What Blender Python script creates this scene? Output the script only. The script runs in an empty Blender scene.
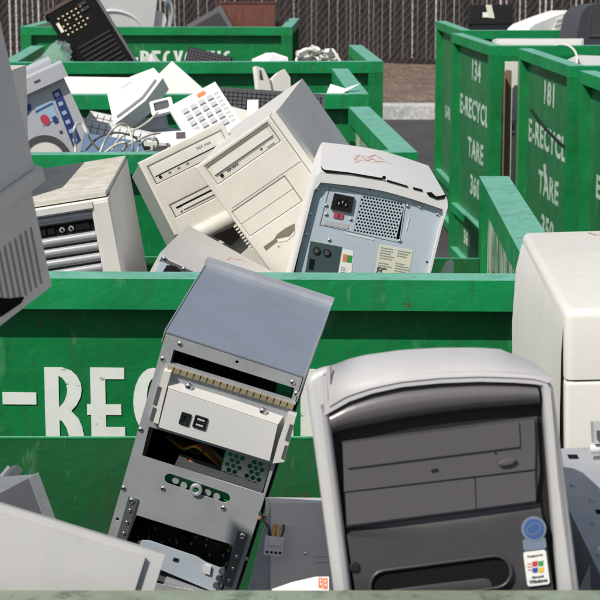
import bpy, bmesh, math, random
from mathutils import Matrix, Vector, Euler
random.seed(7)
R = math.radians
sc = bpy.context.scene
col = sc.collection

# ------------------------------------------------------------------ camera
FPX = 1900.0                                  # focal length in pixels of a 600 px wide frame
PITCH = math.atan(360 / 1900.0)
EYE = Vector((0, 0, 1.74))
RGT = Vector((1, 0, 0))
FWD = Vector((0, math.cos(PITCH), -math.sin(PITCH)))
UPV = Vector((0, math.sin(PITCH), math.cos(PITCH)))
cd = bpy.data.cameras.new('camera')
cam = bpy.data.objects.new('camera', cd)
col.objects.link(cam)
cam.location = EYE
cam.rotation_euler = (math.pi / 2 - PITCH, 0, 0)
cd.sensor_width = 36
cd.lens = 36 * FPX / 600
cd.clip_start = 0.05
cd.clip_end = 600
cd.dof.use_dof = True
cd.dof.focus_distance = 2.75
cd.dof.aperture_fstop = 34
sc.camera = cam

def ray(px, py):
    return FWD + RGT * ((px - 300) / FPX) + UPV * ((300 - py) / FPX)

def at(px, py, d):
    """point in the yard at depth d along the view"""
    return EYE + ray(px, py) * d

def pose(loc, rot):
    return Matrix.Translation(loc) @ Euler([R(a) for a in rot], 'XYZ').to_matrix().to_4x4()

BCAM = Matrix(((1, 0, 0), (0, FWD.y, UPV.y), (0, FWD.z, UPV.z))).to_4x4()

def lean(px, py, d, roll=0, yaw=0, tilt=0):
    """pose of a thing lying about: roll clockwise, yaw, tilt about its own width"""
    return (Matrix.Translation(at(px, py, d)) @ BCAM @ Matrix.Rotation(R(roll), 4, 'Y')
            @ Matrix.Rotation(R(yaw), 4, 'Z') @ Matrix.Rotation(R(tilt), 4, 'X'))

def on_face(M, px, py, y0=0.0):
    """where a sight line meets the plane local y = y0 of a posed thing -> local (x, z)"""
    I = M.inverted()
    o = I @ EYE
    d = I.to_3x3() @ ray(px, py)
    t = (y0 - o.y) / d.y
    q = o + d * t
    return q.x, q.z

def on_top(M, px, py, z0=0.0):
    I = M.inverted()
    o = I @ EYE
    d = I.to_3x3() @ ray(px, py)
    t = (z0 - o.z) / d.z
    q = o + d * t
    return q.x, q.y

# ------------------------------------------------------------------ materials
def lin(c):
    return tuple((v / 12.92 if v <= .04045 else ((v + .055) / 1.055) ** 2.4) for v in c)

class NT:
    def __init__(s, name):
        s.m = bpy.data.materials.new(name)
        s.m.use_nodes = True
        s.t = s.m.node_tree
        s.b = s.t.nodes['Principled BSDF']
        s.co = s.t.nodes.new('ShaderNodeTexCoord')
    def n(s, kind, **kw):
        q = s.t.nodes.new(kind)
        for k, v in kw.items():
            setattr(q, k, v)
        return q
    def l(s, a, b):
        s.t.links.new(a, b)
    def noise(s, scale, detail=4, rough=.55, sc3=None, coord='Object'):
        q = s.n('ShaderNodeTexNoise')
        q.inputs['Scale'].default_value = scale
        q.inputs['Detail'].default_value = min(detail, 3.5)
        q.inputs['Roughness'].default_value = rough
        if sc3:
            mp = s.n('ShaderNodeMapping')
            mp.inputs['Scale'].default_value = sc3
            s.l(s.co.outputs[coord], mp.inputs['Vector'])
            s.l(mp.outputs['Vector'], q.inputs['Vector'])
        else:
            s.l(s.co.outputs[coord], q.inputs['Vector'])
        return q.outputs['Fac']
    def ramp(s, fac, stops):
        q = s.n('ShaderNodeValToRGB')
        e = q.color_ramp.elements
        while len(e) < len(stops):
            e.new(.5)
        for el, (p, c) in zip(e, stops):
            el.position = p
            el.color = (c, c, c, 1) if not isinstance(c, tuple) else (*c, 1)
        s.l(fac, q.inputs['Fac'])
        return q.outputs['Color']
    def mix(s, fac, a, b, mode='MIX'):
        q = s.n('ShaderNodeMix', data_type='RGBA', blend_type=mode)
        for sock, v in ((q.inputs['Factor'], fac), (q.inputs['A'], a), (q.inputs['B'], b)):
            if isinstance(v, bpy.types.NodeSocket):
                s.l(v, sock)
            elif isinstance(v, tuple):
                sock.default_value = (*v, 1)
            else:
                sock.default_value = v
        return q.outputs['Result']
    def math(s, op, a, b=0.0):
        q = s.n('ShaderNodeMath', operation=op)
        for i, v in enumerate((a, b)):
            if isinstance(v, bpy.types.NodeSocket):
                s.l(v, q.inputs[i])
            else:
                q.inputs[i].default_value = v
        return q.outputs[0]
    def bump(s, h, strength=.2, dist=.001):
        q = s.n('ShaderNodeBump')
        q.inputs['Strength'].default_value = strength
        q.inputs['Distance'].default_value = dist
        s.l(h, q.inputs['Height'])
        s.l(q.outputs['Normal'], s.b.inputs['Normal'])
    def upness(s):
        g = s.n('ShaderNodeNewGeometry')
        x = s.n('ShaderNodeSeparateXYZ')
        s.l(g.outputs['Normal'], x.inputs[0])
        return x.outputs['Z']

def plastic(name, c, rough=.5, dirt=.25, spec=.4, dirtcol=None, dust=0.0, metal=0.0, grain=260):
    t = NT(name)
    c2 = dirtcol or tuple(v * .55 for v in c)
    big = t.noise(9, 6, .65)
    f = t.math('MULTIPLY', t.ramp(big, [(.42, 0.0), (.75, 1.0)]), dirt)
    a = t.mix(f, c, c2)
    fine = t.noise(55, 5, .7)
    a = t.mix(t.math('MULTIPLY', t.ramp(fine, [(.55, 0.0), (.78, 1.0)]), dirt * .7), a, c2)
    yl = t.ramp(t.noise(3.1, 2, .5), [(.35, 0.0), (.68, 1.0)])
    a = t.mix(t.math('MULTIPLY', yl, min(.5, dirt * 1.3)), a, (c[0] * .93, c[1] * .87, c[2] * .74))
    sm = t.ramp(t.noise(17, 3.5, .75, (1, 1, .25)), [(.56, 0.0), (.66, 1.0)])
    a = t.mix(t.math('MULTIPLY', sm, dirt * .55), a, tuple(v * .62 for v in c))
    spk = t.noise(430, 1, .5)
    a = t.mix(t.math('MULTIPLY', t.ramp(spk, [(.70, 0.0), (.76, 1.0)]), dirt * 1.2), a, tuple(v * .4 for v in c))
    if dust:
        up = t.ramp(t.upness(), [(.45, 0.0), (.9, 1.0)])
        dn = t.ramp(t.noise(26, 7, .72), [(.38, 0.0), (.6, 1.0)])
        a = t.mix(t.math('MULTIPLY', t.math('MULTIPLY', up, dn), dust), a, (.24, .21, .175))
    t.l(a, t.b.inputs['Base Color'])
    r = t.n('ShaderNodeMapRange')
    t.l(big, r.inputs['Value'])
    r.inputs['To Min'].default_value = rough - .08
    r.inputs['To Max'].default_value = min(1, rough + .14)
    t.l(r.outputs['Result'], t.b.inputs['Roughness'])
    t.b.inputs['Specular IOR Level'].default_value = spec
    t.b.inputs['Metallic'].default_value = metal
    t.bump(t.noise(grain, 3, .6), .12, .0006)
    return t.m

def green(name, base, chalk_sheen=.6, rust=.5, dirt=.35):
    t = NT(name)
    a = t.mix(t.ramp(t.noise(2.3, 6, .65), [(.35, 0.0), (.7, 1.0)]), base, tuple(v * .72 for v in base))
    a = t.mix(t.math('MULTIPLY', t.ramp(t.noise(7, 6, .7, (3, 3, .5)), [(.5, 0.0), (.8, 1.0)]), dirt), a,
              (base[0] * .5 + .03, base[1] * .45 + .02, base[2] * .4 + .015))
    # upward faces paled: sky sheen painted in, with some real chalky wear
    up = t.ramp(t.upness(), [(.5, 0.0), (.9, 1.0)])
    cf = t.math('MULTIPLY', up, t.ramp(t.noise(14, 6, .7), [(.25, chalk_sheen), (.75, chalk_sheen * .55)]))
    a = t.mix(cf, a, (.20, .50, .41))
    # grime running down and dark knocks
    gr_ = t.ramp(t.noise(9, 3.5, .75, (3.5, 3.5, .3)), [(.52, 0.0), (.70, 1.0)])
    a = t.mix(t.math('MULTIPLY', gr_, dirt * 1.1), a, (.030, .060, .028))
    kn = t.ramp(t.noise(58, 3.5, .8), [(.68, 0.0), (.71, 1.0)])
    a = t.mix(t.math('MULTIPLY', kn, .8), a, (.010, .045, .020))
    # pale scuffs
    sc_ = t.ramp(t.noise(19, 8, .75, (1, 1, .35)), [(.61, 0.0), (.68, .7)])
    a = t.mix(t.math('MULTIPLY', sc_, .28), a, (.22, .42, .28))
    # rust chips
    ru = t.ramp(t.noise(31, 8, .75), [(.665, 0.0), (.69, 1.0)])
    a = t.mix(t.math('MULTIPLY', ru, rust), a, (.10, .045, .02))
    t.l(a, t.b.inputs['Base Color'])
    t.b.inputs['Roughness'].default_value = .42
    t.b.inputs['Specular IOR Level'].default_value = .35
    t.bump(t.math('ADD', t.math('MULTIPLY', t.noise(24, 3, .6), .22), t.noise(3.2, 2, .5, (1, 1, 1.4))), .6, .02)
    return t.m

def scratched(name, base):
    t = NT(name)
    a = t.mix(t.noise(3, 6, .6), base, tuple(v * .6 for v in base))
    s1 = t.ramp(t.noise(34, 6, .72, (1.6, 1.6, .16)), [(.46, 0.0), (.52, 1.0)])
    s2 = t.ramp(t.noise(12, 7, .7, (2.2, 2.2, .2)), [(.53, 0.0), (.58, 1.0)])
    a = t.mix(t.math('MULTIPLY', s1, .75), a, (.40, .52, .38))
    a = t.mix(t.math('MULTIPLY', s2, .85), a, (.58, .60, .48))
    s3 = t.ramp(t.noise(22, 6, .7, (1.5, 1.5, .3)), [(.66, 0.0), (.69, 1.0)])
    a = t.mix(s3, a, (.13, .09, .05))
    t.l(a, t.b.inputs['Base Color'])
    t.b.inputs['Roughness'].default_value = .6
    t.bump(s1, .4, .002)
    return t.m

def metal(name, c, rough=.38, m=.75, dirt=.3, brush=None):
    t = NT(name)
    a = t.mix(t.math('MULTIPLY', t.ramp(t.noise(16, 7, .7), [(.4, 0.0), (.75, 1.0)]), dirt), c, tuple(v * .45 for v in c))
    sm = t.ramp(t.noise(60, 5, .7, (1, 1, .4)), [(.58, 0.0), (.7, 1.0)])
    a = t.mix(t.math('MULTIPLY', sm, dirt * .5), a, tuple(min(1, v * 1.4) for v in c))
    t.l(a, t.b.inputs['Base Color'])
    t.b.inputs['Metallic'].default_value = m
    r = t.n('ShaderNodeMapRange')
    t.l(t.noise(22, 6, .7), r.inputs['Value'])
    r.inputs['To Min'].default_value = rough - .1
    r.inputs['To Max'].default_value = rough + .22
    t.l(r.outputs['Result'], t.b.inputs['Roughness'])
    t.bump(t.noise(140, 4, .6), .08, .0005)
    return t.m

M = {}
M['green'] = green('green bin paint', (.005, .215, .058))
M['green_rim'] = green('green rim paint', (.005, .265, .080), chalk_sheen=.85, rust=.9)
M['green_worn'] = green('grey worn rim paint', (.26, .31, .23), chalk_sheen=0, rust=1.0, dirt=.8)
M['green_wall'] = green('dull green wall paint', (.014, .125, .040), chalk_sheen=.5, rust=.5, dirt=.5)
M['green_post'] = green('green post paint', (.006, .215, .058), chalk_sheen=.9, rust=.7, dirt=.5)
M['green_side'] = green('weathered side paint', (.024, .190, .070), chalk_sheen=.5, rust=.9, dirt=.5)
M['scratch'] = scratched('scratched green wall', (.02, .17, .08))
M['letter'] = plastic('white stencil paint', (.74, .78, .77), .6, .35, dirtcol=(.30, .45, .36))
def worn(mat, scale, lo, hi, g=(.006, .20, .055)):
    nt_ = mat.node_tree
    b = nt_.nodes['Principled BSDF']
    src = b.inputs['Base Color'].links[0].from_socket
    tc = nt_.nodes.new('ShaderNodeTexCoord')
    n1 = nt_.nodes.new('ShaderNodeTexNoise')
    n1.inputs['Scale'].default_value = scale
    n1.inputs['Detail'].default_value = 4
    n1.inputs['Roughness'].default_value = .75
    nt_.links.new(tc.outputs['Object'], n1.inputs['Vector'])
    rp = nt_.nodes.new('ShaderNodeValToRGB')
    rp.color_ramp.elements[0].position = lo
    rp.color_ramp.elements[1].position = hi
    nt_.links.new(n1.outputs['Fac'], rp.inputs['Fac'])
    mx = nt_.nodes.new('ShaderNodeMix')
    mx.data_type = 'RGBA'
    nt_.links.new(rp.outputs['Color'], mx.inputs['Factor'])
    nt_.links.new(src, mx.inputs['A'])
    mx.inputs['B'].default_value = (*g, 1)
    nt_.links.new(mx.outputs['Result'], b.inputs['Base Color'])
worn(M['letter'], 38, .62, .68)
M['stencil'] = plastic('worn stencil paint', (.50, .62, .55), .6, .5, dirtcol=(.07, .25, .12))
worn(M['stencil'], 16, .58, .68, (.03, .20, .08))
M['beige'] = plastic('beige plastic', (.61, .597, .552), .5, .28, dust=.2)
M['beige_lt'] = plastic('light beige plastic', (.66, .645, .60), .45, .14)
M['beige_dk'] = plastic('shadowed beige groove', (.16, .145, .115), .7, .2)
M['cream'] = plastic('cream plastic', (.66, .65, .62), .5, .18, dust=.08)
M['cream_dusty'] = plastic('dusty cream lid', (.62, .60, .53), .6, .35, dust=.35)
M['offwhite'] = plastic('off white plastic', (.66, .66, .655), .5, .12)
M['white'] = plastic('white plastic', (.76, .76, .74), .45, .1)
M['paper'] = plastic('white paper', (.80, .83, .88), .8, .06)
M['lilac'] = plastic('grey painted steel cover', (.58, .57, .56), .5, .15, dust=.08)
M['coverwhite'] = plastic('painted steel lid', (.68, .67, .67), .5, .15)
M['silver'] = plastic('silver plastic', (.47, .465, .475), .40, .12, spec=.45, metal=.05)
M['dgrey'] = plastic('dark grey plastic', (.050, .048, .052), .30, .2, spec=.5)
M['mgrey'] = plastic('mid grey plastic', (.076, .071, .081), .5, .2, spec=.45)
M['hood'] = plastic('glossy dark hood', (.165, .155, .162), .24, .15, spec=.6, metal=.3)
M['black'] = plastic('black plastic', (.012, .012, .013), .5, .3, spec=.25)
M['blackgloss'] = plastic('black glossy plastic', (.012, .013, .017), .3, .3)
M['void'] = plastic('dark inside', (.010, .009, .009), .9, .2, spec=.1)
M['ventdark'] = plastic('vent groove', (.30, .29, .285), .6, .1)
M['palecase'] = metal('pale worn steel', (.62, .60, .60), .5, .05, .2)
M['slate'] = plastic('slate plastic', (.055, .055, .065), .5, .3)
M['crtgrey'] = plastic('grey monitor shell', (.76, .735, .71), .55, .25)
M['crtlight'] = plastic('light monitor shell', (.80, .775, .745), .5, .25)
M['printer'] = plastic('silver printer plastic', (.45, .46, .50), .4, .1)
M['bayblue'] = plastic('smoky bay plastic', (.36, .37, .405), .25, .3, spec=.55, metal=.1)
M['zinc'] = metal('zinc plated steel', (.50, .52, .545), .40, .45, .35)
M['zinc_top'] = metal('blue grey steel top', (.36, .405, .48), .32, .5, .22)  # lid steel tinted blue in its colour for the reflected sky
M['zinc_dark'] = metal('dim steel', (.16, .17, .18), .5, .6)
M['steelblue'] = metal('pale steel plate', (.46, .53, .60), .5, .12, .12)
M['steelcase'] = metal('grey steel case', (.42, .445, .48), .42, .3, .25)
M['cagegrey'] = metal('cage steel', (.22, .23, .25), .45, .15, .3)
M['coverplastic'] = plastic('grey white cover plastic', (.50, .495, .495), .5, .15)
M['matteblack'] = plastic('matte black plastic', (.008, .008, .009), .75, .3, spec=.08)
M['greycase'] = metal('slate steel case', (.34, .36, .40), .42, .15, .3)
M['chrome'] = metal('bright screw', (.75, .75, .76), .18, 1, .05)
M['gold'] = metal('brassy contact strip', (.50, .42, .27), .45, .6, .4)
M['pcb'] = plastic('green circuit board', (.02, .36, .12), .35, .3)  # brightened green, mostly standing in for the lit bin wall
M['pcbdark'] = plastic('dark circuit board', (.02, .028, .02), .5, .5)
M['brown'] = plastic('brown ribbon', (.06, .035, .022), .6, .3)
M['orange'] = plastic('orange crayon', (.72, .20, .10), .8, .2)
M['peach'] = plastic('faint orange crayon', (.70, .36, .28), .8, .3)
M['yellow'] = plastic('yellow wire', (.55, .36, .04), .4, .1)
M['redwire'] = plastic('red wire', (.42, .02, .015), .4, .1)
M['wirebeige'] = plastic('pale cable', (.60, .58, .52), .5, .2)
M['lilacplug'] = plastic('grey nylon plug', (.60, .58, .64), .5, .1)
M['labelcream'] = plastic('cream label', (.62, .62, .50), .6, .1)
M['ink'] = plastic('printed ink', (.06, .065, .08), .7, .1)
M['inkgrey'] = plastic('grey print', (.24, .25, .27), .7, .1)
M['navy'] = plastic('navy sticker', (.035, .05, .20), .35, .3)
M['sky'] = plastic('pale blue sticker', (.36, .50, .66), .35, .2)
M['stickblue'] = plastic('round blue sticker', (.045, .10, .27), .3, .1)
M['stickring'] = plastic('pale sticker ring', (.16, .20, .27), .3, .1)
M['fred'] = plastic('flag red', (.55, .04, .03), .5, .1)
M['fgreen'] = plastic('flag green', (.04, .30, .06), .5, .1)
M['fblue'] = plastic('flag blue', (.03, .08, .42), .5, .1)
M['fyellow'] = plastic('flag yellow', (.70, .48, .03), .5, .1)
M['maroon'] = plastic('pink red switch', (.50, .05, .09), .5, .1)
M['teal'] = plastic('dark teal connector plate', (.05, .085, .085), .4, .2)
M['bluebox'] = plastic('dusty blue plastic', (.10, .17, .29), .5, .3)
M['cardboard'] = plastic('brown cardboard', (.20, .125, .08), .8, .3)
M['kb'] = plastic('pale grey keys', (.52, .53, .54), .5, .15)
M['keygrey'] = plastic('grey telephone keys', (.42, .43, .45), .5, .1)
def slatmat():
    t = NT('brown fence slat')
    a = t.mix(t.ramp(t.noise(7, 2, .6, (1.9, .01, .06)), [(.35, 0.0), (.68, 1.0)]), (.007, .005, .005), (.034, .022, .020))
    a = t.mix(t.ramp(t.noise(3, 3, .7), [(.4, 0.0), (.8, .6)]), a, (.042, .030, .027))
    t.l(a, t.b.inputs['Base Color'])
    t.b.inputs['Roughness'].default_value = .7
    return t.m
M['slat'] = slatmat()
M['wire'] = metal('dulled fence wire', (.105, .08, .075), .7, .1)
M['postgalv'] = metal('galvanised post', (.30, .29, .29), .5, .4)

def woodmat():
    t = NT('dark red wood')
    g = t.noise(6, 8, .7, (14, 14, 1.2))
    a = t.mix(t.ramp(g, [(.3, 0.0), (.7, 1.0)]), (.055, .016, .010), (.17, .055, .035))
    t.l(a, t.b.inputs['Base Color'])
    t.b.inputs['Roughness'].default_value = .45
    return t.m
M['wood'] = woodmat()

def filmmat():
    t = NT('clear green film')
    t.b.inputs['Base Color'].default_value = (.55, .75, .66, 1)
    t.b.inputs['Alpha'].default_value = .42
    t.b.inputs['Roughness'].default_value = .12
    t.bump(t.noise(20, 4), .6, .01)
    return t.m
M['film'] = filmmat()

def groundmat(name, c1, c2, s1, s2, bump, rough=.9):
    t = NT(name)
    a = t.mix(t.ramp(t.noise(s1, 8, .7), [(.35, 0.0), (.68, 1.0)]), c1, c2)
    a = t.mix(t.math('MULTIPLY', t.ramp(t.noise(s2, 4, .7), [(.5, 0.0), (.7, 1.0)]), .7), a, tuple(v * 1.7 for v in c2))
    a = t.mix(t.math('MULTIPLY', t.ramp(t.noise(s2 * 1.7, 4, .7), [(.55, 0.0), (.7, 1.0)]), .7), a, tuple(v * .35 for v in c1))
    t.l(a, t.b.inputs['Base Color'])
    t.b.inputs['Roughness'].default_value = rough
    t.b.inputs['Specular IOR Level'].default_value = .2
    t.bump(t.noise(s2, 6, .7), 1, bump)
    return t.m
M['asphalt'] = groundmat('asphalt', (.050, .048, .052), (.075, .072, .076), .8, 60, .006)
M['dirt'] = groundmat('brown gravel and bark', (.135, .095, .075), (.22, .165, .13), 2.2, 15, .05)
M['kerb'] = groundmat('painted concrete kerb', (.36, .36, .36), (.50, .495, .49), 3, 30, .004)
M['lot'] = groundmat('pale concrete lot', (.40, .39, .38), (.46, .45, .44), .6, 20, .004)

# ------------------------------------------------------------------ object helpers
def tag(o, label=None, cat=None, group=None, kind=None):
    if label: o['label'] = label
    if cat: o['category'] = cat
    if group: o['group'] = group
    if kind: o['kind'] = kind
    return o

def thing(name, label, cat, mtx, group=None):
    o = bpy.data.objects.new(name, None)
    col.objects.link(o)
    o.empty_display_size = .05
    o.matrix_world = mtx
    return tag(o, label, cat, group)

def obj(name, bm, mat, parent=None, smooth=False, bevel=0, seg=2):
    if bevel:
        bmesh.ops.bevel(bm, geom=[e for e in bm.edges if len(e.link_faces) == 2 and e.calc_face_angle(0) > .5],
                        offset=bevel, segments=seg, profile=.6, affect='EDGES', clamp_overlap=True)
    bmesh.ops.recalc_face_normals(bm, faces=bm.faces)
    me = bpy.data.meshes.new(name)
    bm.to_mesh(me)
    bm.free()
    if smooth or bevel:
        for p in me.polygons:
            p.use_smooth = True
        me.set_sharp_from_angle(angle=R(50 if smooth else 32))
    me.materials.append(M[mat] if isinstance(mat, str) else mat)
    o = bpy.data.objects.new(name, me)
    col.objects.link(o)
    if parent is not None:
        o.parent = parent
    return o

def box(bm, x0, x1, y0, y1, z0, z1, mtx=None):
    v = [bm.verts.new((x, y, z)) for z in (z0, z1) for y in (y0, y1) for x in (x0, x1)]
    for f in ((0, 2, 3, 1), (4, 5, 7, 6), (0, 1, 5, 4), (2, 6, 7, 3), (0, 4, 6, 2), (1, 3, 7, 5)):
        bm.faces.new([v[i] for i in f])
    if mtx is not None:
        for q in v:
            q.co = mtx @ q.co
    return v

def bx(*a):
    bm = bmesh.new()
    box(bm, *a)
    return bm

def prism(bm, pts, y0, y1):
    """polygon of local (x, z), extruded from y0 to y1"""
    a = [bm.verts.new((x, y0, z)) for x, z in pts]
    b = [bm.verts.new((x, y1, z)) for x, z in pts]
    n = len(pts)
    bm.faces.new(a)
    bm.faces.new(b[::-1])
    for i in range(n):
        bm.faces.new((a[i], b[i], b[(i + 1) % n], a[(i + 1) % n]))

def pr(pts, y0, y1):
    bm = bmesh.new()
    prism(bm, pts, y0, y1)
    return bm

def facep(Mx, pts, y0=0.0):
    return [on_face(Mx, px, py, y0) for px, py in pts]

def cyl(bm, p0, p1, r0, r1=None, seg=16):
    p0, p1 = Vector(p0), Vector(p1)
    r1 = r0 if r1 is None else r1
    d = (p1 - p0).normalized()
    a = d.orthogonal().normalized()
    b = d.cross(a)
    A = [bm.verts.new(p0 + (a * math.cos(t) + b * math.sin(t)) * r0) for t in [2 * math.pi * i / seg for i in range(seg)]]
    B = [bm.verts.new(p1 + (a * math.cos(t) + b * math.sin(t)) * r1) for t in [2 * math.pi * i / seg for i in range(seg)]]
    for i in range(seg):
        j = (i + 1) % seg
        bm.faces.new((A[i], A[j], B[j], B[i]))
    bm.faces.new(A[::-1])
    bm.faces.new(B)

def dome(bm, c, r, h, seg=10, axis='y'):
    """screw head: low dome bulging to -y (or +z)"""
    rings = []
    for k, (f, g) in enumerate(((1, 0), (.92, .55), (.6, .9))):
        rings.append([bm.verts.new((c[0] + r * f * math.cos(t), c[1] - h * g, c[2] + r * f * math.sin(t)) if axis == 'y' else
                                   (c[0] + r * f * math.cos(t), c[1] + r * f * math.sin(t), c[2] + h * g))
                      for t in [2 * math.pi * i / seg for i in range(seg)]])
    top = bm.verts.new((c[0], c[1] - h, c[2]) if axis == 'y' else (c[0], c[1], c[2] + h))
    for a, b in zip(rings, rings[1:]):
        for i in range(seg):
            bm.faces.new((a[i], a[(i + 1) % seg], b[(i + 1) % seg], b[i]))
    for i in range(seg):
        bm.faces.new((rings[-1][i], rings[-1][(i + 1) % seg], top))
    bm.faces.new(rings[0])

def curve_mesh(cu):
    o = bpy.data.objects.new('tmp', cu)
    col.objects.link(o)
    dg = bpy.context.evaluated_depsgraph_get()
    me = bpy.data.meshes.new_from_object(o.evaluated_get(dg))
    bpy.data.objects.remove(o)
    bpy.data.curves.remove(cu)
    return me

def shape(name, loops, y0, y1, mat, parent, bevel=0.0, smooth=False):
    """flat outline with holes (local x, z), from y0 (front) to y1 (back)"""
    cu = bpy.data.curves.new('c', 'CURVE')
    cu.dimensions = '2D'
    cu.fill_mode = 'BOTH'
    cu.extrude = max((y1 - y0) / 2 - bevel, 1e-5)
    if bevel:
        cu.bevel_depth = bevel
        cu.bevel_resolution = 3
        cu.offset = -bevel
    for lp in loops:
        s = cu.splines.new('POLY')
        s.points.add(len(lp) - 1)
        for q, (x, z) in zip(s.points, lp):
            q.co = (x, z, 0, 1)
        s.use_cyclic_u = True
    me = curve_mesh(cu)
    ym = (y0 + y1) / 2
    for v in me.vertices:
        v.co = (v.co.x, ym - v.co.z, v.co.y)
    me.materials.clear()
    me.materials.append(M[mat])
    bm = bmesh.new()
    bm.from_mesh(me)
    bmesh.ops.remove_doubles(bm, verts=bm.verts, dist=1e-6)
    bmesh.ops.recalc_face_normals(bm, faces=bm.faces)
    bm.to_mesh(me)
    bm.free()
    if bevel:
        for p in me.polygons:
            p.use_smooth = True
        me.set_sharp_from_angle(angle=R(40))
    o = bpy.data.objects.new(name, me)
    col.objects.link(o)
    o.parent = parent
    return o

def circ(cx, cz, rx, rz=None, n=20, rot=0.0):
    rz = rx if rz is None else rz
    out = []
    for i in range(n):
        t = 2 * math.pi * i / n
        x, z = rx * math.cos(t), rz * math.sin(t)
        out.append((cx + x * math.cos(rot) - z * math.sin(rot), cz + x * math.sin(rot) + z * math.cos(rot)))
    return out

def stadium(a, b, r, n=8):
    a, b = Vector(a), Vector(b)
    d = (b - a).normalized()
    an = math.atan2(d.y, d.x)
    out = []
    for c, s in ((b, -math.pi / 2), (a, math.pi / 2)):
        for i in range(n + 1):
            t = an + s + math.pi * i / n
            out.append((c.x + r * math.cos(t), c.y + r * math.sin(t)))
    return out

def rrect(x0, x1, z0, z1, r, n=5):
    out = []
    for cx, cz, s in ((x1 - r, z1 - r, 0), (x0 + r, z1 - r, 90), (x0 + r, z0 + r, 180), (x1 - r, z0 + r, 270)):
        for i in range(n + 1):
            t = R(s + 90 * i / n)
            out.append((cx + r * math.cos(t), cz + r * math.sin(t)))
    return out

def text(name, s, size, mat, parent, mtx, xs=1.0, bold=0.0, spacing=1.0, align='CENTER', thick=.0004):
    """builtin outline font, standing in local x, z; mtx places it"""
    cu = bpy.data.curves.new('t', 'FONT')
    cu.body = s
    cu.size = size
    cu.align_x = align
    cu.align_y = 'CENTER'
    cu.offset = bold
    cu.space_character = spacing
    cu.extrude = thick / 2
    cu.resolution_u = 3
    me = curve_mesh(cu)
    for v in me.vertices:
        v.co = mtx @ Vector((v.co.x * xs, -v.co.z, v.co.y))
    me.materials.clear()
    me.materials.append(M[mat])
    o = bpy.data.objects.new(name, me)
    col.objects.link(o)
    o.parent = parent
    return o

def fpos(x, y, z, ang=0.0):
    return Matrix.Translation((x, y, z)) @ Matrix.Rotation(ang, 4, 'Y')

def tube(name, pts, r, mat, parent=None, seg=8, sub=6, mtx=None):
    """smooth cable through the points"""
    P = [Vector(p) for p in pts]
    Q = []
    for i in range(len(P) - 1):
        p0, p1, p2, p3 = P[max(i - 1, 0)], P[i], P[i + 1], P[min(i + 2, len(P) - 1)]
        for k in range(sub):
            t = k / sub
            Q.append(.5 * ((2 * p1) + (p2 - p0) * t + (2 * p0 - 5 * p1 + 4 * p2 - p3) * t * t + (3 * p1 - p0 - 3 * p2 + p3) * t ** 3))
    Q.append(P[-1])
    bm = bmesh.new()
    prev = None
    a = None
    for i, q in enumerate(Q):
        d = (Q[min(i + 1, len(Q) - 1)] - Q[max(i - 1, 0)]).normalized()
        a = d.orthogonal().normalized() if a is None else (a - d * a.dot(d)).normalized()
        b = d.cross(a)
        ring = [bm.verts.new(q + (a * math.cos(t) + b * math.sin(t)) * r) for t in [2 * math.pi * k / seg for k in range(seg)]]
        if prev:
            for k in range(seg):
                bm.faces.new((prev[k], prev[(k + 1) % seg], ring[(k + 1) % seg], ring[k]))
        else:
            bm.faces.new(ring[::-1])
        prev = ring
    bm.faces.new(prev)
    return obj(name, bm, mat, parent, smooth=True)

def bulge(name, top, bot, depth, mat, parent, y0=0.0, nv=12, power=.75):
    """curved sheet between a top and a bottom polyline (local x, z), bowing out to -y"""
    bm = bmesh.new()
    rows = []
    for k in range(nv + 1):
        v = k / nv
        w = math.sin(math.pi * v) ** power
        rows.append([bm.verts.new((a[0] + (b[0] - a[0]) * v, y0 - depth * w, a[1] + (b[1] - a[1]) * v)) for a, b in zip(top, bot)])
    for a, b in zip(rows, rows[1:]):
        for i in range(len(a) - 1):
            bm.faces.new((a[i], a[i + 1], b[i + 1], b[i]))
    # close the two ends and the back
    for side in (0, -1):
        bm.faces.new([r[side] for r in rows])
    bk = [bm.verts.new((v.co.x, y0 + .004, v.co.z)) for v in rows[0]]
    bk2 = [bm.verts.new((v.co.x, y0 + .004, v.co.z)) for v in rows[-1]]
    for i in range(len(bk) - 1):
        bm.faces.new((rows[0][i], rows[0][i + 1], bk[i + 1], bk[i]))
        bm.faces.new((rows[-1][i], rows[-1][i + 1], bk2[i + 1], bk2[i]))
        bm.faces.new((bk[i], bk[i + 1], bk2[i + 1], bk2[i]))
    return obj(name, bm, mat, parent, smooth=True)

def resample(pts, n):
    L = [0]
    for a, b in zip(pts, pts[1:]):
        L.append(L[-1] + math.dist(a, b))
    out = []
    for i in range(n):
        t = L[-1] * i / (n - 1)
        k = max(j for j in range(len(L)) if L[j] <= t + 1e-9)
        k = min(k, len(pts) - 2)
        f = (t - L[k]) / (L[k + 1] - L[k])
        out.append((pts[k][0] + (pts[k + 1][0] - pts[k][0]) * f, pts[k][1] + (pts[k + 1][1] - pts[k][1]) * f))
    return out

def scribble(parent, mtx, lines, mat, z=.0006, w=.0022):
    """crayon strokes on the top face of a case: flat ribbons at local z"""
    bm = bmesh.new()
    for ln in lines:
        pts = [Vector((*on_top(mtx, px, py), z)) for px, py in ln]
        for a, b in zip(pts, pts[1:]):
            d = (b - a)
            if d.length < 1e-5:
                continue
            nrm = Vector((-d.y, d.x, 0)).normalized() * w / 2
            bm.faces.new([bm.verts.new(q) for q in (a - nrm, a + nrm, b + nrm, b - nrm)])
    return obj('crayon_mark', bm, mat, parent)

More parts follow.
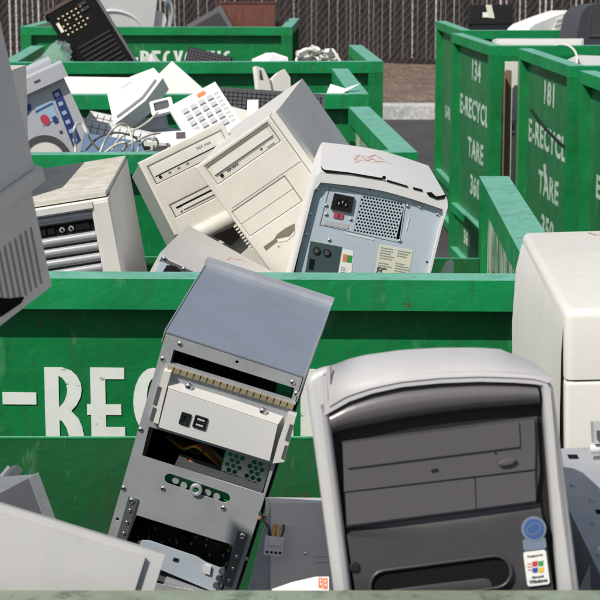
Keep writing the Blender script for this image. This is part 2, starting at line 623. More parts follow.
SCREWS = {}
def screws(name, pts, r, h, parent, mat='chrome', axis='y'):
    key = (r, h, mat, axis)
    for p in pts:
        if key not in SCREWS:
            bm = bmesh.new()
            dome(bm, (0, 0, 0), r, h, axis=axis)
            o = obj(name, bm, mat, parent, smooth=True)
            SCREWS[key] = o.data
        else:
            o = bpy.data.objects.new(name, SCREWS[key])
            col.objects.link(o)
            o.parent = parent
        o.location = p

# ------------------------------------------------------------------ the setting
def sheet(name, x0, x1, y0, y1, z, mat, nx=1, ny=1, h=0.0):
    bm = bmesh.new()
    V = [[bm.verts.new((x0 + (x1 - x0) * i / nx, y0 + (y1 - y0) * j / ny, z + (random.uniform(-h, h) if h else 0)))
          for i in range(nx + 1)] for j in range(ny + 1)]
    for j in range(ny):
        for i in range(nx):
            bm.faces.new((V[j][i], V[j][i + 1], V[j + 1][i + 1], V[j + 1][i]))
    o = obj(name, bm, mat, smooth=bool(h))
    tag(o, kind='structure')
    return o

sheet('ground', -300, 300, -60, 500, 0, 'asphalt')
o = obj('kerb', bx(-40, 40, 18.75, 19.15, -.05, .13), 'kerb', bevel=.02)
tag(o, kind='structure')
sheet('verge', -40, 40, 19.15, 26.6, .11, 'dirt', 160, 40, .035)
sheet('pavement', -120, 120, 26.6, 120, .02, 'lot')

# chain link fence with brown slats
FY = 25.7
t = thing('chain_link_fence', 'tall chain link fence filled with dark brown vertical slats behind the yard', 'fence', Matrix.Translation((0, FY, .1)))
bm = bmesh.new()
x = -7.0
while x < 7.0:
    w = random.uniform(.052, .064)
    sun = -3.98 < x < -3.45
    gap = random.uniform(.000, .004)
    if sun: gap = random.choice((.022, .014, .008))
    if x > 2.6: gap = random.choice((.001, .003, .003, .012, .020))
    h = 2.3 + random.uniform(-.03, .02)
    z0 = random.uniform(0, .06)
    ln = random.uniform(-.012, .012)
    y = random.uniform(-.006, .006)
    v = box(bm, x, x + w, .010 + y, .014 + y, z0, h)
    for q in v[4:]:
        q.co.x += ln
    if random.random() < .045 and not sun:
        gap = w * .2
    x += w + gap
obj('slat_infill', bm, 'slat', t)
bm = bmesh.new()
pitch_ = .088
i = 0
for sgn in (1, -1):
    x = -9.5
    while x < 9.5:
        a = Vector((x, -.006 * sgn, 0))
        b = Vector((x + sgn * 1.75, -.006 * sgn, 2.35))
        r = .0034 if sgn > 0 else .0022
        d = (b - a).normalized()
        s1 = Vector((0, 1, 0)) * r
        s2 = d.cross(s1).normalized() * r
        A = [bm.verts.new(a + q) for q in (s1, s2, -s1, -s2)]
        B = [bm.verts.new(b + q) for q in (s1, s2, -s1, -s2)]
        for k in range(4):
            bm.faces.new((A[k], A[(k + 1) % 4], B[(k + 1) % 4], B[k]))
        x += pitch_
obj('wire_mesh', bm, 'wire', t)
for px_ in (-6, -3.1, 3.13, 6):
    bm = bmesh.new()
    cyl(bm, (px_, .05, -.1), (px_, .05, 2.4), .03)
    obj('post', bm, 'postgalv', t, smooth=True)
bm = bmesh.new()
cyl(bm, (-9, .05, 2.37), (9, .05, 2.37), .022)
obj('top_rail', bm, 'postgalv', t, smooth=True)

# ------------------------------------------------------------------ lettering of the bins
def arc(cx, cz, rx, rz, a0, a1, n=16):
    return [(cx + rx * math.cos(R(a0 + (a1 - a0) * i / n)), cz + rz * math.sin(R(a0 + (a1 - a0) * i / n))) for i in range(n + 1)]

def glyph(ch):
    if ch == 'E':
        return [[(0, 0), (.48, 0), (.48, .14), (.21, .14), (.21, .316), (.43, .316), (.43, .47), (.21, .47), (.21, .835), (.48, .835),
                 (.48, 1), (0, 1), (0, .47), (-.055, .47), (-.055, .316), (0, .316)]], .50
    if ch == '-':
        return [[(0, .46), (.48, .46), (.48, .635), (0, .635)]], .50
    if ch == 'R':
        o_ = [(0, 0), (.2, 0), (.2, .24), (.24, .22), (.30, .12), (.33, 0), (.545, 0), (.52, .14), (.47, .26), (.37, .37), (.45, .46), (.505, .57), (.525, .68),
              (.51, .78), (.46, .88), (.38, .955), (.25, 1), (0, 1)]
        return [o_, [(.2, .42), (.27, .50), (.31, .60), (.32, .69), (.30, .77), (.26, .84), (.2, .88)]], .55
    if ch in 'CG':
        o_ = arc(.29, .5, .29, .5, 62, 298) + arc(.29, .5, .10, .35, 292, 68)
        L = [o_]
        if ch == 'G':
            L = [arc(.29, .5, .29, .5, 62, 318) + [(.505, .5), (.29, .5), (.29, .36), (.34, .36)] + arc(.29, .5, .10, .35, 310, 68)]
        return L, .50
    if ch == 'Y':
        return [[(.16, 0), (.36, 0), (.36, .42), (.53, 1), (.34, 1), (.26, .62), (.18, 1), (-.02, 1), (.16, .42)]], .5
    if ch == 'L':
        return [[(0, 0), (.46, 0), (.46, .15), (.21, .15), (.21, 1), (0, 1)]], .46
    if ch == 'I':
        return [[(0, 0), (.21, 0), (.21, 1), (0, 1)]], .21
    if ch == 'N':
        return [[(0, 0), (.18, 0), (.18, .6), (.36, 0), (.54, 0), (.54, 1), (.36, 1), (.36, .4), (.18, 1), (0, 1)]], .54
    raise ValueError(ch)

def sign(name, s, x, z, h, y, mat, parent):
    loops = []
    for ch in s:
        g, w = glyph(ch)
        for lp in g:
            loops.append([(x + a * h, z + b * h) for a, b in lp])
        x += (w + .10) * h
    return shape(name, loops, y - .0012, y, mat, parent)

# ------------------------------------------------------------------ bins
BW, BD, BH = 1.56, 1.25, 1.25
TW, TH = .062, .046                 # rim tube
BIN_GROUP = 'green steel e-waste bins'

def make_bin(label, corner, rot, side='R', front_text=None, side_text=None, back_low=.19, front_open=False, BD=1.25):
    """local x 0..BW, y 0 (front)..BD, z 0..BH; corner = outer front corner on the named side"""
    m = Matrix.Translation((corner[0], corner[1], 0)) @ Matrix.Rotation(R(rot), 4, 'Z')
    if side == 'R':
        m = m @ Matrix.Translation((-BW, 0, 0))
    t = thing('recycling_bin', label, 'bin', m, BIN_GROUP)
    zr = BH - TH
    # rim tubes: front, left, right; each slightly proud where they meet the posts
    bm = bmesh.new()
    box(bm, TW, BW - TW, 0, TW, zr, BH)
    obj('front_rim', bm, 'green_worn' if corner[1] < 2 else 'green_rim', t, bevel=.004)
    for xs in (0, BW - TW):
        bm = bmesh.new()
        box(bm, xs, xs + TW, 0, BD, zr, BH + .001)
        obj('side_rim', bm, 'green_rim', t, bevel=.004)
    for xs in (0, BW - TW):
        for ys in (0, BD - TW):
            obj('corner_post', bx(xs + .001, xs + TW - .001, ys + .001, ys + TW - .001, .06, zr), 'green_post', t, bevel=.003)
    # mid rails and base
    bm = bmesh.new()
    for z in (.30, .06):
        box(bm, TW, BW - TW, .004, TW - .004, z, z + .045)
        for xs in (0, BW - TW):
            box(bm, xs + .004, xs + TW - .004, TW, BD - TW, z, z + .045)
    obj('mid_rail', bm, 'green_rim', t, bevel=.004)
    # panels, recessed in the frame
    ry = .036
    if not front_open:
        p = obj('front_panel', bx(TW, BW - TW, ry, ry + .006, .345, zr), 'green', t)
    else:
        p = obj('front_panel', bx(TW, BW - TW, ry, ry + .006, .345, .75), 'green', t)
    if front_text:
        sign('lettering', front_text[0], front_text[1], front_text[2], front_text[3], ry - .0005, 'letter', p)
    obj('lower_panel', bx(TW, BW - TW, ry, ry + .006, .105, .30), 'green_wall', t)
    for s_, xo, xi in ((0, ry, ry + .006), (1, BW - ry - .006, BW - ry)):
        sp = obj('side_panel', bx(xo, xi, TW, BD - TW, .345, zr), 'green_side', t)
        obj('lining', bx(*((xi + .001, xi + .004) if s_ == 0 else (xo - .004, xo - .001)), TW, BD - TW, .2, zr - .002), 'scratch', sp)
        obj('lower_side_panel', bx(xo, xi, TW, BD - TW, .105, .30), 'green_side', t)
        if s_ == 0 and side_text:
            for (txt, zc, hh, off) in side_text:
                mt = Matrix.Translation((ry - .001, BD / 2 + off, zc)) @ Matrix.Rotation(R(-90), 4, 'Z')
                text('stencil', txt, hh * 1.38, 'stencil', sp, mt, xs=1.36, bold=.004, spacing=1.10)
    # lower back gate
    zb = BH - back_low
    obj('back_gate', bx(TW, BW - TW, BD - .05, BD - .044, .07, zb), 'green_wall', t)
    obj('gate_edge', bx(TW, BW - TW, BD - .0505, BD - .0435, zb, zb + .003), 'green_post', t)
    obj('floor_plate', bx(TW, BW - TW, TW, BD - .05, .11, .118), 'green_wall', t)
    bm = bmesh.new()
    for xs in (.25, BW - .37):
        box(bm, xs, xs + .12, .02, BD - .02, 0, .06)
    obj('skid', bm, 'green_post', t, bevel=.004)
    return t

make_bin('nearest green bin, whose worn grey-green front rim runs along the bottom of the picture', (.72, 1.328), 0, 'R', back_low=.213, BD=1.36)
make_bin('green bin with large white RECYCLING letters across its front behind the open steel case', (.405, 2.735), -1.6, 'R', ('E-RECYCLING', .640, 1.001, .107), back_low=.17)
make_bin('green bin holding the keypad telephone and white cables, behind the beige towers', (.276, 4.44), 3.2, 'R')
make_bin('green bin with a loose sheet of paper on its right wall', (.222, 6.15), 1.7, 'R')
make_bin('green bin holding the dark keypad receiver and a crumpled cable bundle', (.342, 7.83), 2.3, 'R')
make_bin('farthest left green bin, lettered white, with a wooden box and a pale monitor in it', (-.046, 10.95), -1.9, 'R', ('E-RECYCLING', .56, 1.010, .104))
ST = lambda n, tail: [(n, 1.085, .10, 0), ('E-RECYCLE', .885, .10, 0), ('TARE', .685, .10, -.03), (tail, .50, .10, -.03)]
make_bin('green bin with its narrow end showing left of the bin stencilled 134', (.885, 10.55), 2.3, 'L', side_text=[('E-RECYCLE', .72, .07, 0)])
make_bin('weathered green bin stencilled 134 and TARE 360 on its end', (.895, 9.0), 4.0, 'L', side_text=ST('134', '360') + [('360', .20, .07, .2)], front_open=True)
b181 = make_bin('green bin stencilled 181 with a black scratch across its lettering', (1.066, 7.55), 2.9, 'L', side_text=ST('181', '350'))
make_bin('green bin at the right edge of the picture showing only a stencilled letter E', (1.128, 6.03), 2.9, 'L', side_text=[('E-RECYCLE', .83, .085, 0)])
# black scratch on the 181 bin
tube('scratch_line', [(.033, 1.05, .985), (.033, .75, .945), (.033, .4, .915), (.033, .06, .895)], .006, 'black', b181)

# ------------------------------------------------------------------ front bin: dark-faced tower
m = pose((.0037, 1.4539, 1.4056), (-11.83, -7.16, .88))
t = thing('computer_tower', 'silver computer tower with dark grey curved front, disc drive and two round and square stickers', 'computer', m, 'discarded computers')
F = lambda pts, y=0.0: facep(m, pts, y)
obj('case', bx(.012, .172, .03, .40, -.43, -.024), 'silver', t, bevel=.006)
outer_top = [(306, 384), (304, 375), (309, 370), (331, 364.5), (348, 359), (365, 355), (400, 350), (440, 347.6), (480, 347.6), (500, 349), (530, 361.5), (546, 376), (553, 385)]
inner_top = [(329, 409), (345, 399), (370, 390.5), (400, 384), (440, 380), (480, 378.5), (515, 379.5), (533, 381), (539, 386), (542, 393)]
zb = -.43
def fall(px, py, px2, py2):
    a, b = F([(px, py), (px2, py2)])
    k = (zb - a[1]) / (b[1] - a[1])
    return (a[0] + (b[0] - a[0]) * k, zb)
ring_top = [(306.5, 388), (306, 381), (309, 375), (315, 370.5), (323, 367.5), (331, 366), (331.8, 402), (346, 394), (370, 385.5), (400, 379), (440, 375), (480, 373.5), (515, 374.5), (534, 376), (546, 377.5), (553, 387)]
ol = F(ring_top)
il = F(inner_top)
lo, ro = fall(306, 384, 333.5, 590), fall(555, 390, 580, 590)
li, ri = fall(330, 415, 352, 590), fall(543, 400, 558, 590)
shape('fascia', [[lo] + ol + [ro, ri] + il[::-1] + [li]], -.006, .034, 'silver', t, bevel=.0062)
def dp(i_):
    u = min(1, i_ / 5, (29 - i_) / 5 + .12)
    return -.0045 + .0405 * (3 * u * u - 2 * u ** 3)
# sloping crown between the dark hood and the back of the tower
A_ = resample(F([(327, 366), (348, 359), (365, 355), (400, 350), (440, 347.6), (480, 347.6), (500, 349), (530, 361), (548, 377)], .036), 30)
B_ = resample(F([(329.5, 406.5), (346, 396.5), (370, 388.5), (400, 382), (440, 378), (480, 376.5), (515, 377.5), (536, 379), (548, 383)], -.0072), 30)
bm = bmesh.new()
rows = []
for k in range(11):
    v = k / 10
    rows.append([bm.verts.new((a[0] + (b[0] - a[0]) * v, dp(i_) - (dp(i_) + .0072) * math.sin(v * math.pi / 2) ** 1.15, a[1] + (b[1] - a[1]) * (1 - math.cos(v * math.pi / 2)) * .55 + (b[1] - a[1]) * v * .45)) for i_, (a, b) in enumerate(zip(A_, B_))])
rows.append([bm.verts.new((v.co.x, v.co.y + .004, v.co.z - .001)) for v in rows[-1]])
rows.insert(0, [bm.verts.new((v.co.x, .20, v.co.z - .012)) for v in rows[0]])
for a, b in zip(rows, rows[1:]):
    for i in range(29):
        bm.faces.new((a[i], a[i + 1], b[i + 1], b[i]))
obj('crown', bm, 'silver', t, smooth=True)
# seams on the fascia
for sx in ((331, 366.5, 330.6, 384),):
    a, b = F([sx[:2], sx[2:]], -.0064)
    bm = bmesh.new()
    prism(bm, [(a[0] - .0004, a[1]), (a[0] + .0004, a[1]), (b[0] + .0004, b[1]), (b[0] - .0004, b[1])], -.0066, -.0058)
    obj('seam', bm, 'mgrey', t)
# recessed dark face
shape('face_panel', [[li, ri] + il[::-1]], .012, .016, 'black', t)
top = resample(F([(329, 410), (345, 400), (370, 391.5), (400, 385), (440, 381), (480, 379.5), (515, 380.5), (537, 383)], -.004), 22)
bot = resample(F([(331, 434), (345, 430), (370, 425), (400, 419), (440, 413), (480, 408.5), (515, 406), (540, 404)], .004), 22)
bulge('hood', top, bot, .011, 'hood', t, y0=.006, power=.6)
bay = obj('drive_bay', pr(F([(342, 441), (519, 418), (536, 416), (539, 470), (535, 502), (346, 527)], .012), .006, .012), 'dgrey', t)
dv = obj('disc_drive', pr(F([(343, 443.5), (534, 419), (535, 446.5), (534.5, 469), (344, 491.5)], .004), .002, .006), 'mgrey', t, bevel=.0008)
obj('tray_door', pr(F([(346, 444.5), (518.5, 421.5), (520, 446.5), (347.5, 468)], .001), 0, .0022), 'mgrey', dv, bevel=.0008)
c = F([(507.5, 462)], -.001)[0]
shape('eject_button', [circ(c[0], c[1], .0072, .0028, rot=R(7))], -.0016, .002, 'mgrey', dv, bevel=.0008)
c = F([(434.7, 470.5)], .0015)[0]
shape('indicator', [circ(c[0], c[1], .0032, .0012, 12, R(7))], .0012, .002, 'black', dv)
c = F([(495.7, 453)], .0015)[0]
shape('pin_hole', [circ(c[0], c[1], .0009, n=8)], .0013, .002, 'black', dv)
obj('blank_cover', pr(F([(345, 493), (474.5, 478), (475.5, 508.5), (347, 525)], .004), .002, .006), 'mgrey', t, bevel=.0008)
obj('blank_cover', pr(F([(475.6, 477.8), (534.5, 471), (535.5, 500.5), (476.6, 508.3)], .004), .002, .006), 'mgrey', t, bevel=.0008)
top = resample(F([(347, 529), (400, 522), (475, 512), (541, 503.5)], .006), 20)
mid = resample(F([(347, 536), (390, 540), (430, 539.5), (480, 533), (543, 519)], -.004), 20)
def lower_panel():
    bm = bmesh.new()
    rows = []
    zbl = -.30
    low = [(x + .004, zbl) for x, z in mid]
    prof = []
    for k in range(7):
        v = k / 6
        prof.append([(a[0] + (b[0] - a[0]) * v, .010 - .013 * v ** 2.2, a[1] + (b[1] - a[1]) * v) for a, b in zip(top, mid)])
    for k in range(1, 9):
        v = k / 8
        prof.append([(a[0] + (b[0] - a[0]) * v, -.003 + .006 * v, a[1] + (b[1] - a[1]) * v) for a, b in zip(mid, low)])
    rows = [[bm.verts.new(q) for q in r] for r in prof]
    for a, b in zip(rows, rows[1:]):
        for i in range(len(a) - 1):
            bm.faces.new((a[i], a[i + 1], b[i + 1], b[i]))
    return bm
lp = obj('lower_panel', lower_panel(), 'dgrey', t, smooth=True)
a, b = F([(386, 586), (495, 571.5)], -.003)
shape('handle_frame', [stadium(a, b, .0138), stadium(a, b, .0112)], -.0065, .0, 'dgrey', lp, bevel=.0012)
shape('handle_recess', [stadium(a, b, .0111)], -.0033, -.002, 'void', lp)
a2, b2 = F([(394, 597), (484, 586)], -.003)
shape('handle_grip', [stadium(a2, b2, .0065)], -.0062, -.0034, 'dgrey', lp, bevel=.0012)
c = F([(354.5, 567)], -.002)[0]
shape('key_lock', [circ(c[0], c[1], .0042)], -.0042, .0, 'black', lp, bevel=.0008)
# stickers
c, tb = F([(533.7, 528.7), (534.5, 544)], -.003)
st = shape('round_sticker', [circ(c[0], c[1], .0098)], -.0040, -.0025, 'stickring', lp)
shape('sticker_tab', [rrect(tb[0] - .009, tb[0] + .009, tb[1] - .0045, tb[1] + .0045, .002)], -.0037, -.0022, 'stickring', st)
shape('sticker_disc', [circ(c[0], c[1], .0078)], -.0044, -.0041, 'stickblue', st)
shape('sticker_swirl', [circ(c[0], c[1], .0060, .0044, 20, R(20)), circ(c[0], c[1], .0053, .0037, 20, R(20))], -.0047, -.0045, 'stickring', st)
w = F([(524, 552.5), (546, 549.8), (549.2, 583), (527.2, 587)], -.003)
wc = (sum(p[0] for p in w) / 4, sum(p[1] for p in w) / 4)
ws = shape('square_sticker', [rrect(wc[0] - .0088, wc[0] + .0088, wc[1] - .0135, wc[1] + .0135, .002)], -.0034, -.0006, 'white', lp)
for k, (cx_, cz_, cn) in enumerate(((-.0012, .0038, 'fred'), (.0034, .0034, 'fgreen'), (-.0016, -.0012, 'fblue'), (.0030, -.0016, 'fyellow'))):
    x0, z0 = wc[0] + cx_, wc[1] + cz_
    shape('flag_pane', [[(x0 - .002, z0 - .0018), (x0, z0 - .0023), (x0 + .002, z0 - .0018), (x0 + .0024, z0 + .0020), (x0 + .0004, z0 + .0016), (x0 - .0016, z0 + .0020)]], -.0038, -.0035, cn, ws)
bm = bmesh.new()
for k in range(3):
    for j in range(3):
        box(bm, wc[0] - .0068 + k * .0012, wc[0] - .0061 + k * .0012, -.0038, -.0035, wc[1] + .0035 - j * .0024, wc[1] + .0045 - j * .0024)
obj('flag_trail', bm, 'fred', ws)
text('sticker_print', 'Designed for', .0024, 'ink', ws, fpos(wc[0], -.0036, wc[1] + .0098), bold=.00005)
text('sticker_print', 'Microsoft', .0024, 'ink', ws, fpos(wc[0], -.0036, wc[1] - .0068), bold=.0001)
text('sticker_print', 'Windows', .0036, 'ink', ws, fpos(wc[0], -.0036, wc[1] - .0102), bold=.0002)

# ------------------------------------------------------------------ front bin: opened steel case
m = pose((-0.1538,2.1343,1.2973), (7.95,17.33,-5.34))
t = thing('open_computer_case', 'stripped steel computer case with blue-grey lid and empty drive openings, leaning', 'computer', m, 'discarded computers')
F = lambda pts, y=0.0: facep(m, pts, y)
W, D, H = .165, .27, .42
outer = [(0, 0), (W, 0), (W, -H), (0, -H)]
o1 = F([(173.7, 349.6), (294.5, 388), (289.5, 407), (168.5, 369)])
o2 = F([(165, 382), (282, 418), (276, 432), (160, 398)])      # behind the drive
o2 = F([(149, 426.5), (271.5, 464), (263, 494), (142, 455.5)])
sl = F([(170, 478.8), (224.5, 497.5)])
slot = stadium(sl[0], sl[1], .0066)
o3 = F([(136.4, 515), (233, 545), (222, 596), (114, 575)])
holes = [circ(*F([p])[0], .0021, n=10) for p in ((237, 362), (117.4, 519), (246.3, 559))]
shape('front_plate', [outer, o1, o2, slot, o3] + holes, 0, .0015, 'zinc', t)
lid = obj('lid', bx(-.001, W + .001, -.001, D, .0006, .0022), 'zinc_top', t)
bm = bmesh.new()
box(bm, -.0022, -.0012, -.001, D - .016, -.012, .0035)
box(bm, -.003, W + .003, D - .016, D, .0024, .009)
box(bm, W + .0012, W + .0025, -.001, D - .016, -.03, .0045)
obj('lid_flange', bm, 'zinc', lid, bevel=.0006)
obj('side_panel', bx(0, .0012, .002, D, -H, 0), 'zinc_dark', t)
bm = bmesh.new()     # right side: only the frame of it
for (y0, y1, z0, z1) in ((.002, .03, -H, -.0), (D - .03, D, -H, 0), (.03, D - .03, -.02, 0), (.03, D - .03, -H, -H + .03)):
    box(bm, W - .0012, W, y0, y1, z0, z1)
obj('side_frame', bm, 'zinc_dark', t)  # steel coloured dark here for the shaded right side
obj('base_plate', bx(0, W, .002, D, -H, -H + .0012), 'zinc_dark', t)
obj('back_plate', bx(.0015, W - .0015, D - .0015, D, -H + .002, -.001), 'zinc_dark', t)
# screws
sp = []
for p in ((180.1, 344), (162.8, 359), (141, 429.8), (292.8, 382.5), (123.8, 488.4), (163.2, 488.8), (223.5, 508.4), (296.5, 394)):
    x, z = F([p])[0]
    sp.append((x, 0, z))
screws('screw', sp, .0034, .0015, t)
# drive in the upper bay: face, dim top, brackets, contact strip
q = F([(168, 389), (277.5, 425.5), (269.5, 461), (158.5, 427)], -.012)
dr = obj('drive', pr(q, -.012, -.006), 'offwhite', t, bevel=.001)
obj('drive_body', pr(q, -.0058, .10), 'void', dr)  # body blacked to paint in the dark of the opening above
q2 = F([(168.5, 372), (287, 408), (277.8, 425), (168, 388.6)], -.004)
bm = bmesh.new()
q2a = F([(166.5, 371), (289, 408.5)], .012)
qa, qb = q[0], q[1]
V = [bm.verts.new((qa[0], -.0115, qa[1] + .0012)), bm.verts.new((qb[0], -.0115, qb[1] + .0012)),
     bm.verts.new((q2a[1][0], .014, q2a[1][1] + .002)), bm.verts.new((q2a[0][0], .014, q2a[0][1] + .002))]
bm.faces.new(V)
V2 = [bm.verts.new((v.co.x, v.co.y + .004, v.co.z - .004)) for v in V]
bm.faces.new(V2[::-1])
for i in range(4):
    bm.faces.new((V[i], V[(i + 1) % 4], V2[(i + 1) % 4], V2[i]))
obj('drive_shelf', bm, 'lilac', dr)
bm = bmesh.new()
for f in (.16, .84):
    dome(bm, (qa[0] + (qb[0] - qa[0]) * f, -.004, qa[1] + (qb[1] - qa[1]) * f + .0075), .005, .003)
obj('stud', bm, 'chrome', dr, smooth=True)  # bright domes added for the shine spots on the drive top
# toothed contact strip along the shelf
bm = bmesh.new()
a, b = F([(168, 366.5), (295, 405.5)], -.006)
n = 19
for i in range(n):
    f0, f1 = i / n, (i + .84) / n
    p0 = (a[0] + (b[0] - a[0]) * f0, a[1] + (b[1] - a[1]) * f0)
    p1 = (a[0] + (b[0] - a[0]) * f1, a[1] + (b[1] - a[1]) * f1)
    prism(bm, [(p0[0], p0[1]), (p1[0], p1[1]), (p1[0] - .0006, p1[1] - .0065), (p0[0] - .0006, p0[1] - .0065)], -.0045, -.002)
obj('contact_strip', bm, 'gold', dr)
obj('strip_rail', pr([(a[0], a[1] + .0022), (b[0], b[1] + .0022), (b[0], b[1] - .001), (a[0], a[1] - .001)], -.0018, .006), 'zinc', dr)
for name_, pts in (('bracket', [(163.5, 371), (171, 372), (164, 398), (158, 424), (149.5, 421)]), ('bracket', [(288, 413), (296, 416), (284, 462), (272.5, 463.5), (279, 440)])):
    obj(name_, pr(F(pts, -.010), -.010, .002), 'cream', dr, bevel=.001)
bm = bmesh.new()
for pts in ([(158, 386), (161, 387), (156, 405), (153, 404)], [(153, 407), (156, 408), (152, 421), (149.5, 420)], [(290, 424), (293, 425), (288, 441), (285, 440)], [(285, 445), (288, 446), (284, 459), (281, 458)]):
    prism(bm, F(pts, -.0105), -.0112, -.0098)
obj('bracket_slot', bm, 'zinc_dark', dr)
# ports on the drive face
pts = F([(180.5, 410), (192, 413.5), (189.5, 428), (178.5, 424.5)], -.0125)
cx = sum(p[0] for p in pts) / 4; cz = sum(p[1] for p in pts) / 4
pts2 = F([(194, 412.5), (209.5, 417), (206, 432.5), (191.5, 428)], -.0125)
cx2 = sum(p[0] for p in pts2) / 4; cz2 = sum(p[1] for p in pts2) / 4
an = R(1.5)
shape('firewire_port', [rrect(cx - .0060, cx + .0060, cz - .0078, cz + .0078, .001), rrect(cx - .0038, cx + .0038, cz - .0058, cz + .0058, .0022)], -.0135, -.0120, 'black', dr, bevel=.0003)
shape('port_mouth', [rrect(cx - .0037, cx + .0037, cz - .0057, cz + .0057, .0022), rrect(cx - .0014, cx + .0014, cz - .004, cz + .004, .0008)], -.0128, -.0122, 'chrome', dr)
shape('usb_ports', [rrect(cx2 - .0078, cx2 + .0078, cz2 - .0078, cz2 + .0078, .001), rrect(cx2 - .0058, cx2 + .0058, cz2 + .0012, cz2 + .0058, .0005),
                    rrect(cx2 - .0058, cx2 + .0058, cz2 - .0058, cz2 - .0012, .0005)], -.0137, -.0120, 'black', dr, bevel=.0003)
bm = bmesh.new()
for dz in (.0035, -.0035):
    box(bm, cx2 - .0045, cx2 + .0045, -.0133, -.0123, cz2 + dz - .0009, cz2 + dz + .0009)
obj('port_tongue', bm, 'kb', dr)
shape('port_back', [rrect(cx2 - .0060, cx2 + .0060, cz2 - .0060, cz2 + .0060, .0005)], -.0124, -.0121, 'void', dr)
shape('port_back', [rrect(cx - .0040, cx + .0040, cz - .0060, cz + .0060, .0022)], -.0121, -.01205, 'void', dr)
# insides seen through the openings
ins = obj('inner_board', bx(.004, W - .02, .13, .133, -.085, -.012), 'pcbdark', t)
bm = bmesh.new()
random.seed(3)
for i in range(46):
    x = random.uniform(.01, W - .03); z = random.uniform(-.08, -.015)
    s = random.uniform(.002, .008)
    box(bm, x, x + s, .130 - random.uniform(.002, .012), .130, z, z + random.uniform(.002, .006))
obj('board_chips', bm, 'brown', ins)
a = F([(277, 381), (292, 386), (288, 404), (275, 399)], .03)
obj('green_card', pr(a, .03, .032), 'pcb', t)  # added green plate stands in for the lit bin wall beyond
# hex vent; added green plate stands in for the lit wall behind
g = F([(228, 449), (262, 462), (256, 494), (218, 480)], .022)
gx0, gx1 = min(p[0] for p in g), max(p[0] for p in g)
gz0, gz1 = min(p[1] for p in g), max(p[1] for p in g)
gz0 -= .006; gx1 = min(gx1 + .006, W - .004)
loops = [[(gx0, gz0), (gx1, gz0), (gx1, gz1), (gx0, gz1)]]
hr = .0036
k = 0
z = gz0 + .005
while z < gz1 - .004:
    x = gx0 + .005 + (.0037 if k % 2 else 0)
    while x < gx1 - .004:
        u = (x - gx0) / (gx1 - gx0)
        if not (.40 < u < .55):
            loops.append(circ(x, z, hr * .92, n=6, rot=R(30)))
        x += .0075
    z += .0066; k += 1
hv = shape('hex_vent', loops, .022, .023, 'zinc', t)
obj('vent_board', bx(gx0 - .002, gx1 + .002, .029, .031, gz0 - .004, gz1 + .004), 'pcb', hv)
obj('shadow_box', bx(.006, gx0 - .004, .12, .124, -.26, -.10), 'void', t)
rb = [(.035, .09, -.16), (.06, .05, -.15), (.075, .035, -.135), (.095, .05, -.15), (.105, .09, -.175)]
for dx, mt_ in ((0, 'brown'), (.004, 'brown'), (.008, 'brown'), (-.004, 'redwire'), (-.007, 'yellow')):
    tube('loose_wire', [(x + dx, y, z - abs(dx) * .8) for x, y, z in rb], .0017, mt_, t)
pt = F([(186, 463), (190, 459), (196, 464), (190, 468)], .02)
obj('ribbon_plug', pr(pt, .018, .024), 'orange', t)
obj('ledge', pr(F([(176, 462), (262, 492), (261, 496), (175, 465)], .004), .0035, .030), 'zinc_dark', t)
# slot hardware
c = F([(196.6, 488.6)], .002)[0]
shape('ring_nut', [circ(c[0], c[1], .0075), circ(c[0], c[1], .0036)], -.0035, .003, 'zinc', t, bevel=.0008)
bm = bmesh.new()
for p in ((176, 480), (184, 485), (208, 492), (217, 496)):
    x, z = F([p], .006)[0]
    cyl(bm, (x, .004, z), (x, .012, z), .0042, seg=10)
obj('slot_studs', bm, 'zinc', t, smooth=True)
obj('slot_board', pr([(sl[0][0] - .008, sl[0][1] + .009), (sl[1][0] + .008, sl[1][1] + .009), (sl[1][0] + .008, sl[1][1] - .009), (sl[0][0] - .008, sl[0][1] - .009)], .010, .012), 'pcb', t)
# rails beside the lower opening
for pts, scs in (([(128.5, 497), (138, 499.5), (124, 548), (114.5, 545)], [(131.8, 500.5), (130, 510), (127, 522), (124, 533)]),
                 ([(238, 531.5), (248, 534.5), (231.5, 588), (222, 585)], [(242.4, 536), (236.5, 556), (233, 568), (229, 580)])):
    rl = obj('slide_rail', pr(F(pts, -.002), -.0022, -.0002), 'zinc_dark', t, bevel=.0006)
    for i, p in enumerate(scs):
        x, z = F([p], -.002)[0]
        screws('rail_screw', [(x, -.0022, z)], .0038 if i == 0 else .0022, .002, rl)
# mechanism inside the lower opening
tr = obj('drive_tray', pr(F([(139, 540), (150, 540.5), (166, 546), (196, 556), (206, 562), (226, 570), (221, 590), (216, 592), (130, 556)], .012), .010, .0125), 'steelblue', t, bevel=.0015)
bm = bmesh.new()
for i in range(70):
    x = random.uniform(.012, .15); z = random.uniform(-.30, -.215)
    s = random.uniform(.003, .010)
    yb = .09
    box(bm, x, x + s, yb - random.uniform(.004, .02), yb, z, z + random.uniform(.003, .008))
obj('tray_floor', bx(.012, W - .02, .0130, .085, -.315, -.311), 'zinc_dark', tr)
mb = obj('lower_board', bx(.006, W - .006, .09, .093, -.32, -.20), 'pcbdark', t)
obj('board_chips', bm, 'blackgloss', mb)
bm = bmesh.new()
for i in range(40):
    x = random.uniform(.012, .15); z = random.uniform(-.30, -.215)
    box(bm, x, x + .0018, .062, .066, z, z + .0018)
obj('solder_points', bm, 'gold', mb)
pts = F([(174, 557.5), (179, 559), (177.5, 562), (172.5, 560.5)], .0095)
obj('tray_slot', pr(pts, .0090, .0102), 'black', tr)
pts = F([(205, 564), (211.5, 566), (210, 574), (203.5, 572)], .0095)
obj('tray_clip', pr(pts, .0070, .0102), 'offwhite', tr)
bm = bmesh.new()
